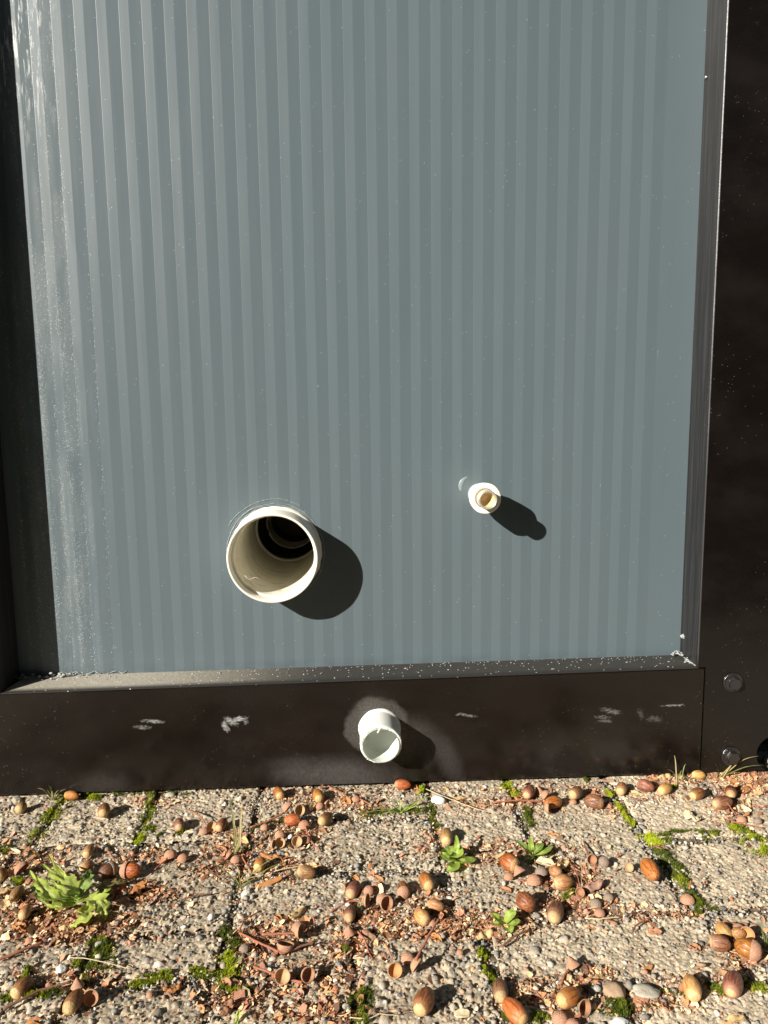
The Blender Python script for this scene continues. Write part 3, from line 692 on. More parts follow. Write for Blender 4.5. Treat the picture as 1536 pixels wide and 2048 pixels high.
for (x0, x1, yy, hh) in segs[:2]:
    n_ = int(2600 * (x1 - x0)); p = np.stack([rng.uniform(x0, x1, n_), yy + rng.uniform(-.25, .12, n_), rng.uniform(-.5, hh, n_)], 1); pts.append(p)
    n_ = int(900 * (x1 - x0)); p = np.stack([rng.uniform(x0, x1, n_), yy + rng.uniform(-.9, .1, n_), hh + rng.uniform(-.15, .1, n_)], 1); pts.append(p)
o = leaf_cloud('added_foliage', np.concatenate(pts), .035, added_hedge, GRN * .9); o.location = (0, 3.6, .51)

# ------------------------------------------------------------------ ACORNS, CUPS, HUSKS
ACM = dict(
    orange=m_acorn('acorn_orange', (.46, .16, .032), (.22, .065, .016), (.60, .38, .15), (.40, .19, .07)),
    brown=m_acorn('acorn_brown', (.28, .105, .034), (.11, .038, .015), (.54, .34, .15), (.28, .14, .06)),
    purple=m_acorn('acorn_purple', (.26, .110, .055), (.11, .042, .024), (.52, .33, .16), (.30, .16, .095)),
    tan=m_acorn('acorn_tan', (.38, .20, .075), (.20, .09, .034), (.58, .39, .18), (.42, .25, .11)),
    yellow=m_acorn('acorn_yellow', (.50, .30, .10), (.30, .15, .05), (.64, .45, .20), (.54, .35, .14)))
def m_cup(name, a, b):
    n = N(name); o = n.c.outputs['Object']; f = n.noise(o, 9, 4, .6); s = n.voro(o, 14, 0)
    c = n.mix(n.step(f, .35, .65), a, b); c = n.mix(n.step(s, .05, .5, .55, 0.), c, (.62, .50, .42)); c = n.mix(n.step(s, .45, .8, 0., .35), c, (.16, .08, .05))
    return n.out(c, .85, .2, n.bump(n.math('ADD', n.noise(o, 30, 3), n.math('MULTIPLY', s, -1.2)), .45, .022))
CUPM = dict(pink=m_cup('cup_pinkish', (.46, .22, .13), (.62, .36, .23)), red=m_cup('cup_reddish', (.46, .21, .12), (.60, .33, .21)),
            grey=m_cup('cup_greyish', (.25, .19, .15), (.38, .30, .23)), tan=m_cup('cup_tan', (.48, .28, .16), (.56, .36, .20)))
def m_lin(name, a, b):
    n = N(name); o = n.c.outputs['Object']; x, y, z = n.sep(o); f = n.noise(n.mapping(o, scale=(1, 1, .3)), 12, 4, .6)
    return n.out(n.mix(f, a, b), .6, .3, n.bump(f, .3, .02))
LIN = dict(pale=m_lin('cup_lining_pale', (.52, .36, .20), (.42, .26, .13)), orange=m_lin('cup_lining_orange', (.58, .30, .12), (.46, .22, .09)),
           brown=m_lin('cup_lining_brown', (.30, .15, .08), (.38, .20, .11)))
stalk_m = m_simple('red_stalk', (.32, .12, .07), .7, .3, 0, .4, 900, .5)
stalk_b = m_simple('brown_twig', (.17, .09, .055), .8, .3, 0, .4, 900, .5)
straw_m = m_simple('pale_straw', (.55, .45, .28), .6, .3, 0, .2, 900, .3)
def nut_prof():
    pr = []
    for i in range(19):
        t = i / 18; z = t
        r = .5 * (math.sin(math.pi * min(1, (t * .93 + .07)) ** .92) ** .52)
        pr.append((r, z))
    pr[0] = (.18, .006); pr[1] = (.30, .030); pr[-2] = (.105, .962); pr[-1] = (.0005, 1.0)
    pr.insert(-1, (.035, .985))
    return pr
NV, NF = lathe([(r * .62 / .5 * .5, z) for r, z in nut_prof()], 28, lambda i, a, r, z: (r * (1 + .012 * math.sin(3 * a + 1)), z))
SV, SF = lathe([(.0005, -.004), (.07, -.006), (.105, .002), (.115, .012), (.118, .022)], 20)
nutme = {}; scarme = m_simple('acorn_scar', (.58, .38, .19), .8, .2, 0, .25, 14, .3)
for k_, m_ in ACM.items():
    me = bpy.data.meshes.new('nut'); me.from_pydata(NV, [], NF); me.materials.append(m_); me.polygons.foreach_set('use_smooth', [True] * len(me.polygons)); nutme[k_] = me
sme = bpy.data.meshes.new('scar'); sme.from_pydata(SV, [], SF); sme.materials.append(scarme); sme.polygons.foreach_set('use_smooth', [True] * len(sme.polygons))
# cups: outer scaly bowl and inner lining (unit = outer radius at the rim); opening towards +Z, rim at z 0
def cup_geo(depth, taper, flare=0):
    seg, rows = 44, 20; V = []; F = []
    for i in range(rows + 1):
        t = i / rows                          # 0 bottom .. 1 rim
        a = t * math.pi / 2
        r = math.sin(a) ** taper if t > 0 else .001; z = -depth * math.cos(a) ** (1.0 if taper <= 1 else .8)
        if taper > 1: r = max(.10 if t > 0 else .001, t ** .85); z = -depth * (1 - t)
        for k in range(seg):
            ph = 2 * math.pi * k / seg
            off = .5 if (i // 2) % 2 else 0
            s_ = abs(math.sin((k / seg * 22 + off) * math.pi)) * abs(math.sin(i / 2 * math.pi + .6))
            d = .055 * s_ * (1 - t * .35) + .02 * mnoise.noise(Vector((math.cos(ph) * 3, math.sin(ph) * 3, z * 4)))
            d *= 0 if i == rows else 1
            rr = r + d * (.6 + .4 * t); V.append((rr * math.cos(ph), rr * math.sin(ph), z - d * (1 - t)))
    for i in range(rows):
        for k in range(seg):
            k2 = (k + 1) % seg; F.append((i * seg + k, i * seg + k2, (i + 1) * seg + k2, (i + 1) * seg + k))
    pr = [(1.0, 0), (.965, .03), (.90, .012)] 
    Li = [(.90, .012)]
    for i in range(9):
        t = 1 - i / 8.; 
        if taper > 1: r = .86 * max(.0005, t ** .8); z = -depth * .80 * (1 - t)
        else: a = t * math.pi / 2; r = .88 * math.sin(a) if t > 0 else .0005; z = -depth * .84 * math.cos(a)
        Li.append((r, z))
    b = len(V); rv, rf = lathe(pr, seg); V += rv; F += [tuple(q + b for q in f) for f in rf]
    LV, LF = lathe(Li, seg)
    return (V, F), (LV, LF)
CG = dict(bowl=cup_geo(.92, .9), cone=cup_geo(1.25, 1.3), shallow=cup_geo(.65, .9))
cupme = {}
def get_cup(kind, tone, lin):
    k_ = (kind, tone)
    if k_ not in cupme:
        me = bpy.data.meshes.new('bowl'); me.from_pydata(CG[kind][0][0], [], CG[kind][0][1]); me.materials.append(CUPM[tone]); me.polygons.foreach_set('use_smooth', [True] * len(me.polygons)); cupme[k_] = me
    k2 = (kind, lin, 'l')
    if k2 not in cupme:
        me = bpy.data.meshes.new('lining'); me.from_pydata(CG[kind][1][0], [], CG[kind][1][1]); me.materials.append(LIN[lin]); me.polygons.foreach_set('use_smooth', [True] * len(me.polygons)); cupme[k2] = me
    return cupme[k_], cupme[k2]
def qz(d, roll=None):
    q = Vector(d).normalized().to_track_quat('Z', 'Y')
    from mathutils import Quaternion
    return q @ Quaternion((0, 0, 1), roll if roll is not None else random.uniform(0, 6.28))
def gz(p): return ZG + max(-.003, hgt(p.x, p.y))
def stalk(parent, root, pts_uvh, rad, mat, name='stalk'):
    rad = rad * .78; P_ = [spot(u, v, h) for u, v, h in pts_uvh]; Q = []
    for i in range(len(P_) - 1):
        for j in range(6):
            t = j / 6; p = P_[i].lerp(P_[i + 1], t); p += Vector((mnoise.noise(p * 150), mnoise.noise(p * 150 + Vector((5, 5, 5))), .4 * mnoise.noise(p * 150 + Vector((9, 2, 1))))) * .0008; Q.append(p)
    Q.append(P_[-1]); n_ = len(Q)
    V, F = tube([q - root for q in Q], [rad * (1.25 if i in (0, n_ - 1) else (1.15 - .3 * i / n_)) for i in range(n_)], 7)
    return mesh_obj(name, V, F, mat, parent)
def acorn(u1, v1, u2, v2, wpx, tone, label, cup=None, lift=.0006, tiltz=0, cat='acorn'):
    """u1,v1 = base end (pale scar or cup), u2,v2 = tip"""
    c0 = spot((u1 + u2) / 2, (v1 + v2) / 2, .006); w_ = wpx * 1.06 * mpp(c0); R = w_ / 2
    a = spot(u1, v1, R * .9); b = spot(u2, v2, R * .9); d = b - a; ln = max(1.18 * w_, min(1.75 * w_, d.length * 1.02)); d.normalize()
    c = (a + b) / 2; c.z = gz(c) + R * .94 + lift
    d = (d + Vector((0, 0, tiltz))).normalized()
    g = empty('acorn', c - Vector((0, 0, R * .94)), label, cat, 'acorns lying on the paving')
    q = qz(d); base = Vector((0, 0, R * .94)) - d * ln / 2
    s_ = w_ / .62 / 1.0
    link_mesh('nut', nutme[tone], g, base, q, (s_, s_, ln))
    if cup:
        bm_, lm_ = get_cup('bowl', cup, 'pale'); cr = R * 1.13; cp = base + d * ln * .22
        ob = link_mesh('cup', bm_, g, cp, q, (cr, cr, cr * 1.0))
    else:
        link_mesh('scar', sme, g, base, q, (s_, s_, s_))
    return g
DIR = dict(cam=(0.02, -.93, .36), camright=(.45, -.8, .35), camleft=(-.5, -.75, .4), down=(.1, -.15, -1), downc=(.25, .2, -.95), up=(.1, -.3, .95), right=(.9, -.35, .1), left=(-.9, -.3, .2),
           far=(.2, .9, .2), rightdown=(.75, -.35, -.55), farup=(.1, .6, .8), rightup=(.7, -.3, .6), leftdown=(-.7, -.2, -.6))
def cup(u, v, wpx, dirn, label, kind='bowl', tone='pink', lin='pale', st=None, srad=.0011, lift=.0016):
    c0 = spot(u, v, .006); R = wpx * 1.08 * mpp(c0) / 2; d = Vector(DIR[dirn] if isinstance(dirn, str) else dirn).normalized()
    dep = {'bowl': .92, 'cone': 1.25, 'shallow': .65}[kind] * R
    c = spot(u, v, R * .9)
    low = min(-abs(math.sqrt(max(0, 1 - d.z * d.z))) * R, -d.z * dep if d.z > 0 else 0)
    mid = -d * dep * .45 if d.z < .5 else Vector((0, 0, 0))
    zc = gz(c) - min(-math.sqrt(max(0, 1 - d.z * d.z)) * R, (-d.z) * dep) + lift
    g = empty('acorn_cup', (c.x, c.y, gz(c)), label, 'acorn cup', 'acorn cups on the paving')
    a, b = get_cup(kind, tone, lin); q = qz(d); loc = Vector((0, 0, zc - gz(c))) - (mid if d.z < .5 else Vector((0, 0, 0))) * 0 
    if d.z < .3: loc -= mid * .0
    link_mesh('bowl', a, g, loc, q, (R * .95,) * 3); link_mesh('lining', b, g, loc, q, (R * .95,) * 3)
    if st: stalk(g, g.location, st, srad, stalk_m)
    return g
# broken shells, husks, chips, leaves: curled sheets with real thickness
def m_leafy(name, a, b):
    n = N(name); o = n.c.outputs['Object']; f = n.noise(o, 260, 4, .65); v = n.noise(n.mapping(o, scale=(1, .15, 1)), 900, 2)
    c = n.mix(f, a, b); c = n.mix(n.step(v, .55, .7, 0, .35), c, tuple(q * .5 for q in a))
    return n.out(c, .75, .3, n.bump(v, .5, .0004))
HM = dict(tan=m_leafy('husk_tan', (.50, .33, .15), (.62, .45, .24)), brown=m_leafy('leaf_brown', (.26, .12, .065), (.42, .22, .12)),
          orange=m_leafy('husk_orange', (.48, .22, .075), (.38, .16, .06)), pale=m_leafy('husk_pale', (.55, .44, .28), (.64, .54, .36)), dark=m_leafy('husk_dark', (.17, .10, .07), (.28, .17, .11)),
          pink=m_leafy('leaf_pinkish', (.36, .20, .14), (.46, .28, .20)))
def sheet(name, L, W, curl, crump, mat, seed, parent=None, jag=.2, thick=.0005, nu=12, nv=8):
    V = []; F = []
    for i in range(nu + 1):
        for j in range(nv + 1):
            s = i / nu * 2 - 1; t = j / nv * 2 - 1
            wv = math.sqrt(max(0.02, 1 - abs(s) ** 2.6)) * (1 + jag * mnoise.noise(Vector((s * 3, seed, 4 * (1 if t > 0 else -1)))))
            x = s * L / 2; a = t * wv * curl; rad = (W / 2) / max(curl, .01)
            y = rad * math.sin(a); z = rad * (1 - math.cos(a))
            nn = mnoise.noise(Vector((s * 2.2 + seed, t * 2.2, seed * 1.7))) * crump + mnoise.noise(Vector((s * 5 + seed, t * 5, seed * .7))) * crump * .4
            V.append((x, y, z + nn * W))
    for i in range(nu):
        for j in range(nv):
            a = i * (nv + 1) + j; F.append((a, a + nv + 1, a + nv + 2, a + 1))
    o = mesh_obj(name, V, F, mat, parent); md = o.modifiers.new('s', 'SOLIDIFY'); md.thickness = thick
    return o
def scrap(name, u1, v1, u2, v2, wpx, tone, label, cat, curl=1.0, crump=.15, group=None, lift=.0, roll=None, thick=.0005, jag=.25, parts=False):
    a = spot(u1, v1, .004); b = spot(u2, v2, .004); d = b - a; L = max(d.length, .004); c = (a + b) / 2
    W = wpx * mpp(c); d.z = 0; d.normalize(); sd = (u1 * 7.13 + v2 * 3.7) % 50
    o = sheet(name, L, W, curl, crump, HM[tone], sd, None, jag, thick)
    ang = math.atan2(d.y, d.x); r = roll if roll is not None else random.uniform(-.4, .4)
    # concave side up or down
    fl = Matrix.Rotation(math.pi if (int(sd) % 3 == 0) else 0, 4, 'X')
    M_ = Matrix.Rotation(ang, 4, 'Z') @ Matrix.Rotation(random.uniform(-.15, .15), 4, 'Y') @ Matrix.Rotation(r, 4, 'X') @ fl
    o.data.transform(M_); zs = min(v.co.z for v in o.data.vertices)
    o.location = (c.x, c.y, gz(c) - zs * .9 + lift - .0003)
    o['label'] = label; o['category'] = cat
    if group: o['group'] = group
    return o
def chunk(name, u, v, wpx, hpx, mat, label, cat, ang=0, flat=.6, rough=.15, group=None, sub=3):
    c = spot(u, v, .003); w_ = wpx * mpp(c); hh = hpx * mpp(c) / .62
    bm = bmesh.new(); bmesh.ops.create_icosphere(bm, subdivisions=sub, radius=1)
    for vv in bm.verts:
        n_ = mnoise.noise(vv.co * 1.6 + Vector((u, v, 0))) + .5 * mnoise.noise(vv.co * 4 + Vector((v, u, 0))); vv.co *= 1 + rough * n_
    bmesh.ops.transform(bm, matrix=Matrix.Rotation(R_(ang), 4, 'Z') @ Matrix.Diagonal((w_ / 2, hh / 2, min(w_, hh) / 2 * flat, 1)), verts=bm.verts)
    o = bm_obj(name, bm, mat, None, True); o.location = (c.x, c.y, gz(c) + min(w_, hh) / 2 * flat * .75)
    o['label'] = label; o['category'] = cat
    if group: o['group'] = group
    return o

A_ = acorn
A_(36,1624,50,1610,20,'tan','small tan acorn alone near the left edge, close under the black beam')
A_(127,1593,162,1597,17,'orange','brown acorn lying sideways against the beam beside a grass tuft')
A_(205,1636,212,1610,22,'brown','brown acorn standing out on bare paving between two mossy joints')
A_(359,1664,357,1638,20,'purple','dull acorn at the end of the moss strip left of the twin open cups')
A_(170,1718,186,1690,20,'tan','split light brown acorn just above the serrated green leaves')
A_(162,1744,188,1729,22,'tan','tan acorn tucked behind the top of the green leaves')
A_(226,1738,198,1752,26,'purple','dark acorn in its cup right of the green leaves',cup='grey')
A_(248,1744,283,1745,27,'orange','glossy brown acorn in a pinkish cup beside the dark acorn',cup='pink')
A_(-6,1755,10,1736,24,'brown','brown acorn cut by the left edge of the photo')
A_(44,1782,22,1807,22,'tan','narrow tan acorn at the left edge below the broken shell')
A_(44,1842,58,1818,21,'yellow','wrinkled yellow acorn left below the serrated green leaves')
A_(564,1598,550,1574,20,'orange','shiny acorn touching the beam, above the reddish stalked cup')
A_(640,1603,632,1580,21,'orange','upright orange brown acorn near the beam beside a small pale seed')
A_(600,1640,566,1643,22,'orange','glossy acorn lying sideways between two pinkish cups')
A_(640,1648,664,1632,22,'brown','dark shiny acorn right of the pinkish dome cup near the grass line')
A_(436,1662,452,1642,20,'brown','brown acorn behind the left single open cup near tall grass')
A_(514,1740,528,1720,23,'orange','orange acorn under green grass blades, left of centre')
A_(596,1744,632,1750,24,'tan','cracked light brown acorn lying right of the orange bark strip')
A_(699,1788,716,1761,26,'purple','purplish acorn at the upper left of the central cup cluster')
A_(697,1843,703,1811,23,'purple','dark purplish acorn standing on end in the central cup cluster')
A_(790,1571,823,1572,19,'orange','bright orange acorn lying under the white drain pipe')
A_(893,1691,892,1659,25,'tan','cracked tan acorn upright above the round-leaved seedling')
A_(861,1777,844,1746,26,'orange','reddish glossy acorn with pale flecks, middle of the paving')
A_(808,1792,804,1764,22,'brown','acorn seated in a scaly cup, facing the camera left of the flecked acorn',cup='pink')
A_(1033,1738,1003,1722,32,'orange','large orange acorn leaning from a cone-shaped pinkish cup')
A_(1110,1768,1146,1763,29,'tan','striped tan acorn lying sideways below the cracked yellow shells')
A_(1120,1750,1100,1740,22,'tan','dull grey tan acorn squeezed among the cracked yellow shells')
A_(1052,1595,1064,1574,22,'purple','pinkish brown acorn left of two small cups near the beam')
A_(1120,1600,1087,1610,24,'orange','orange acorn behind a small cup opening to the right')
A_(1143,1594,1162,1581,23,'purple','plump brown acorn between the orange acorn and the large dull one')
A_(1207,1607,1168,1598,27,'purple','large dull brown acorn with a pale end beside the moss strip')
A_(1240,1586,1246,1567,21,'tan','light tan acorn end-on at the head of the moss strip')
A_(1276,1566,1309,1576,23,'purple','brown striped acorn just under the beam, right of the moss strip')
A_(1320,1582,1342,1572,20,'yellow','ragged yellow acorn close under the beam seam')
A_(1384,1546,1412,1548,18,'yellow','smooth yellow acorn resting in the leaf litter below the seam')
A_(1384,1594,1407,1582,22,'brown','lone brown acorn with a pale end below the lower bolt')
A_(1462,1598,1460,1574,21,'brown','brown acorn near the right edge under the leaf litter')
A_(1428,1612,1464,1604,25,'purple','acorn with reddish bracts across it, near the right edge')
A_(1289,1726,1314,1762,31,'orange','very glossy orange acorn lying diagonally left of the long mossy joint')
A_(1040,1795,1066,1816,34,'brown','round shiny chestnut brown acorn right of the small lower seedling')
A_(1106,1839,1117,1799,31,'purple','brown acorn pointing away, just right of the round chestnut one')
A_(856,1808,889,1816,23,'tan','tan orange acorn lying sideways in brown litter')
A_(854,1846,832,1824,27,'yellow','cracked yellow acorn with a small cup below it in brown litter')
A_(838,2026,860,1981,38,'brown','big banded brown acorn on bare paving at the bottom centre')
A_(1003,1996,998,1954,30,'purple','banded brown acorn pointing away, touching the bright orange one')
A_(1048,2043,1008,2000,36,'orange','bright orange acorn at the bottom edge touching the banded one')
A_(1118,2010,1160,1988,34,'orange','orange brown acorn wrapped in brown leaf behind the open stalked cup')
A_(1437,1848,1461,1872,27,'yellow','golden yellow acorn on top of the pair at the right')
A_(1420,1883,1463,1891,30,'purple','brown striped acorn directly below the golden yellow one')
A_(1513,1905,1468,1888,34,'orange','long bright orange acorn in a pink cup at the right edge',cup='pink')
A_(1389,1999,1377,1955,34,'yellow','pale yellow acorn with a dark crack, bottom right')
A_(1461,1990,1471,1949,36,'purple','plump banded acorn with a pale end, bottom right by the edge')
A_(26,1987,66,1952,31,'brown','dark brown acorn with a pale end, bottom left on moss')
A_(134,2027,163,1985,32,'brown','brown acorn with a pale end leaning against an open cup, bottom left')
A_(1488,1867,1462,1868,22,'tan','small dull acorn behind the golden yellow one')
c_ = cup
c_(45,1741,29,'rightdown','open reddish cup tilted right at the left edge above the serrated leaves',tone='red',lin='brown')
c_(341,1709,25,'down','left one of two upturned domed cups on paving right of the green leaves',tone='pink')
c_(366,1715,23,'down','right one of two upturned domed cups on paving right of the green leaves',tone='red')
c_(424,1658,22,'cam','open cup facing the camera left of the tall grass',tone='grey',lin='pale',st=[(414,1652,.006),(400,1632,.010),(378,1620,.006)])
c_(408,1662,20,'down','small pinkish domed cup beside the open cup near the tall grass')
c_(577,1621,25,'rightdown','pinkish cup on a long reddish stalk near the beam',tone='pink',st=[(570,1624,.008),(535,1643,.005),(500,1655,.003)],srad=.0015)
c_(600,1624,22,'camright','small open cup right of the long stalked cup',tone='tan')
c_(609,1647,25,'down','reddish domed cup with a short stalk right of the sideways glossy acorn',tone='red',st=[(611,1652,.008),(614,1664,.004),(622,1673,.003)])
c_(561,1669,21,'down','pinkish domed cup above the left twin open cup')
c_(560,1687,21,'cam','left one of the twin open cups facing the camera',tone='tan',lin='pale')
c_(594,1687,21,'cam','right one of the twin open cups facing the camera',tone='tan',lin='pale')
c_(612,1676,22,'down','pinkish domed cup right above the twin open cups',st=[(622,1682,.006),(632,1692,.004),(641,1702,.002)])
c_(472,1717,21,'down','scaly domed cup at the foot of the tall grass',tone='pink',st=[(484,1714,.006),(493,1728,.005),(503,1744,.002)])
c_(738,1781,22,'downc','small scaly cup with a nib, top of the central cluster',tone='red')
c_(765,1793,26,'down','round pinkish domed cup in the central cluster',tone='pink')
c_(735,1803,24,'right','half-turned cup under the nibbed one in the central cluster',tone='tan',st=[(724,1802,.004),(700,1802,.004),(660,1824,.003)])
c_(774,1810,28,'camright','open cup facing lower right in the central cluster',tone='pink',lin='brown')
c_(699,1861,23,'down','tall reddish cup under the dark upright acorn',kind='cone',tone='red')
c_(731,1861,26,'down','domed scaly cup right of the tall reddish cup',tone='pink',st=[(716,1863,.006),(730,1880,.006),(737,1900,.004),(745,1919,.002)])
c_(597,1850,27,'down','pinkish domed cup under the broken yellow shell',tone='pink')
c_(602,1871,26,'right','cup lying on its side with its mouth to the right, left of centre',tone='tan')
c_(572,1890,34,(.15,.35,.9),'large scaly cup standing mouth up between two twigs',kind='bowl',tone='pink',lin='brown',st=[(566,1907,.002),(520,1886,.005),(479,1866,.004)],srad=.0014)
c_(565,1958,31,'cam','left open cup of the stalked pair at lower left of centre',tone='red',lin='pale',st=[(552,1950,.008),(530,1942,.010),(508,1933,.010)],srad=.0014)
c_(617,1957,29,'camright','right open cup of the stalked pair at lower left of centre',tone='red',lin='brown',st=[(604,1964,.005),(590,1962,.004),(582,1962,.004)],srad=.0014)
c_(1040,1747,28,(.35,-.55,-.6),'cone-shaped pinkish cup under the large leaning orange acorn',kind='cone',tone='pink')
c_(1069,1757,29,'down','rosy domed cup left of the sideways striped acorn',tone='pink',st=[(1062,1763,.004),(1050,1762,.003),(1036,1760,.003)])
c_(1083,1742,25,'down','greyish domed cup above the rosy one',tone='grey')
c_(1079,1580,18,(.2,-.1,-.9),'narrow pink cone cup near the beam',kind='cone',tone='pink',st=[(1080,1570,.012),(1090,1562,.010),(1106,1568,.004)])
c_(1092,1591,20,'rightdown','small pinkish cup tipped right beside the narrow cone',tone='pink')
c_(1098,1621,20,'right','small open cup in front of the orange acorn near the beam',tone='tan',lin='pale')
c_(1484,1632,19,'down','small rosy domed cup near the right edge',tone='pink',st=[(1478,1628,.006),(1468,1622,.004),(1460,1616,.003)])
c_(1184,1722,20,'cam','brownish open cup in the middle of the long paver',tone='red',lin='brown',st=[(1178,1714,.008),(1172,1700,.006),(1168,1684,.003)])
c_(1208,1726,21,(.1,.5,-.8),'greyish domed cup right of the brownish open one',tone='grey')
c_(1258,1740,17,'camleft','tiny open cup left of the very glossy acorn',kind='shallow',tone='tan',lin='pale')
c_(1376,1790,28,'down','rosy domed cup with an upright stalk on the long mossy joint',tone='pink',st=[(1378,1778,.014),(1380,1768,.018),(1382,1762,.020)])
c_(816,1914,28,'down','pinkish domed cup leaning on the right-facing open one, bottom centre',tone='pink')
c_(836,1936,30,(.72,-.55,-.42),'cup on a long upright red stalk opening to the lower right',tone='tan',lin='brown',st=[(832,1920,.016),(850,1885,.020),(864,1860,.024),(878,1838,.026)],srad=.0015)
c_(790,1947,29,'cam','round open cup with an orange inside and a tiny hole, bottom centre',tone='tan',lin='orange')
c_(1146,1930,30,(.3,-.35,-.7),'pink cone cup with a bent stalk on bare paving, right of centre',kind='cone',tone='pink',st=[(1137,1940,.006),(1126,1956,.005),(1117,1975,.002)],srad=.0013)
c_(1170,2022,32,'camright','open funnel-shaped cup beside the leaf-wrapped acorn at the bottom',kind='cone',tone='tan',lin='brown',st=[(1160,2030,.006),(1150,2038,.004),(1138,2046,.003)],srad=.0016)
c_(1121,2031,33,'down','rosy domed cup left of the funnel-shaped one, bottom edge',tone='pink')
c_(1147,2047,30,'down','domed cup cut by the bottom edge under the funnel-shaped one',tone='pink')
c_(1494,1871,28,'camleft','open pinkish cup behind the long bright orange acorn',tone='pink',lin='orange')
c_(1478,1853,24,'down','crumpled pinkish cup at the right, above the open one',tone='pink')
c_(1402,1929,20,'farup','broken open cup on bare paving right of centre',kind='shallow',tone='tan',lin='pale')
c_(1192,1803,24,'down','brown wrinkled domed cup right of the brown acorn pointing away',tone='grey')
c_(1200,1818,22,'down','second wrinkled domed cup, just below and right of the first',tone='red')
c_(181,2001,31,'cam','open cup facing the camera at bottom left, touching a brown acorn',tone='tan',lin='brown')
c_(155,1968,26,'down','pink cone cup standing behind the bottom-left acorn',kind='cone',tone='pink')
c_(864,1843,18,'down','small reddish cup on the cracked yellow acorn',tone='pink')
c_(489,1892,22,'down','grey brown rough domed cup on the left moss joint',tone='grey')
c_(1018,1750,20,'down','little reddish cup hidden under the large leaning orange acorn',tone='red')
c_(712,1596,18,'down','rosy cup lying near the beam among reddish stalks',tone='pink',st=[(720,1598,.005),(732,1604,.004),(744,1610,.002)])
s_ = scrap
SHG = None
s_('broken_shell',-10,1790,26,1776,24,'tan','large broken tan acorn shell at the left edge','acorn shell',1.3,.15)
s_('broken_shell',12,1698,42,1702,11,'pale','flat pale shell piece near the left edge','acorn shell',.8,.1)
s_('broken_shell',367,1666,387,1664,10,'pale','small pale shell beside the dull acorn on the moss strip','acorn shell',1.,.1)
s_('broken_shell',260,1788,292,1776,24,'orange','curled orange brown husk below the cupped glossy acorn','acorn husk',1.6,.25)
s_('broken_shell',621,1618,631,1598,12,'pale','pale oval seed leaning on the upright orange brown acorn','seed',1.5,.04)
s_('bark_strip',510,1770,566,1756,14,'orange','split orange brown bark strip, left of centre','bark strip',1.0,.18)
s_('broken_shell',580,1840,610,1812,24,'yellow' if 'yellow' in HM else 'tan','broken yellow shell standing over pinkish cups','acorn shell',1.5,.2)
s_('broken_shell',548,1845,568,1855,20,'orange','empty half shell showing its striped inside, left of centre','acorn shell',1.4,.06)
s_('broken_shell',550,1826,562,1838,13,'orange','thin curled flake above the empty half shell','acorn husk',1.2,.1)
s_('broken_shell',706,1913,738,1912,17,'pale','pitted pale yellow shell in the middle of the lower paving','acorn shell',1.4,.05)
s_('broken_shell',641,1984,674,1977,12,'tan','smooth tan husk below the stalked cup pair','acorn husk',1.3,.04)
s_('broken_shell',1072,1722,1110,1726,24,'pale','cracked pale yellow shell under the narrow-leaved seedling','acorn shell',1.6,.1)
s_('broken_shell',1112,1742,1138,1718,26,'tan','ribbed tan shell fragments right of the cracked pale shell','acorn shell',1.5,.25)
s_('broken_shell',1256,1581,1289,1585,12,'tan','crumpled tan strip beside the mossy joint head','acorn husk',.9,.25)
s_('broken_shell',1314,1556,1342,1550,20,'tan','papery tan husk against the foot of the beam','acorn husk',1.1,.3)
s_('broken_shell',1368,1624,1400,1640,24,'pale','fan-shaped split pale husk on bare paving at right','acorn husk',1.3,.35)
s_('broken_shell',910,1596,932,1592,14,'tan','cupped tan husk right of the white stone','acorn husk',1.4,.15)
s_('broken_shell',953,1872,984,1856,28,'tan','tattered tan shell at the top of the central mossy gap','acorn shell',1.5,.3)
s_('broken_shell',1040,1968,1052,1990,15,'tan','finger-like tan husk right of the banded acorn','acorn husk',1.3,.1)
s_('broken_shell',909,2024,940,2020,17,'pale','short pale wood chip on bare paving, bottom centre','wood chip',.7,.05,thick=.0012)
s_('wood_chip',1170,1960,1205,1942,13,'tan','pale rod-like chip right of the pink cone cup','wood chip',1.5,.03,thick=.001)
s_('wood_chip',322,1842,342,1818,17,'pale','pale broken wood splinter, left of centre','wood chip',.8,.15,thick=.0015)
s_('dry_leaf',1165,1780,1205,1765,26,'pink','crumpled open brown husk with pale lobes on the long paver','dry leaf',1.0,.35)
s_('dry_leaf',1306,1686,1330,1697,12,'brown','small brown leaf piece on the long mossy joint','dry leaf',.9,.15)
s_('dry_leaf',1176,1846,1198,1850,15,'orange','reddish leaf scrap left of the bent twig','dry leaf',.9,.2)
s_('dry_leaf',1296,1858,1324,1864,16,'brown','curled brown leaf on the lower right paver','dry leaf',1.2,.25)
s_('dry_leaf',1378,1885,1400,1898,18,'brown','shrivelled brown leaf above the broken open cup','dry leaf',1.3,.35)
s_('dry_leaf',326,1980,362,1966,22,'orange','curled orange brown leaf on the bottom left paver','dry leaf',1.0,.3)
s_('dry_leaf',88,1892,112,1858,28,'pink','big dull pinkish leaf piece below the serrated leaves','dry leaf',.5,.15)
s_('dry_leaf',1444,1838,1496,1848,16,'brown','long brown leaf above the crumpled cup at right','dry leaf',.9,.25)
s_('dry_leaf',1446,1862,1440,1836,14,'orange','reddish leaf edge standing up at the right moss patch','dry leaf',1.0,.2)
s_('dry_leaf',1098,2000,1128,1980,30,'brown','brown leaf cradling the orange acorn at the bottom','dry leaf',1.2,.3)
s_('broken_shell',1446,2046,1490,2030,24,'tan','split tan husk at the bottom right edge','acorn husk',1.2,.3)
s_('broken_shell',48,2044,86,2038,28,'orange','broken reddish shell at the bottom left edge','acorn shell',1.5,.15)
s_('dry_leaf',1510,1612,1545,1620,18,'pink','curled brown leaf cut by the right edge','dry leaf',1.2,.3)
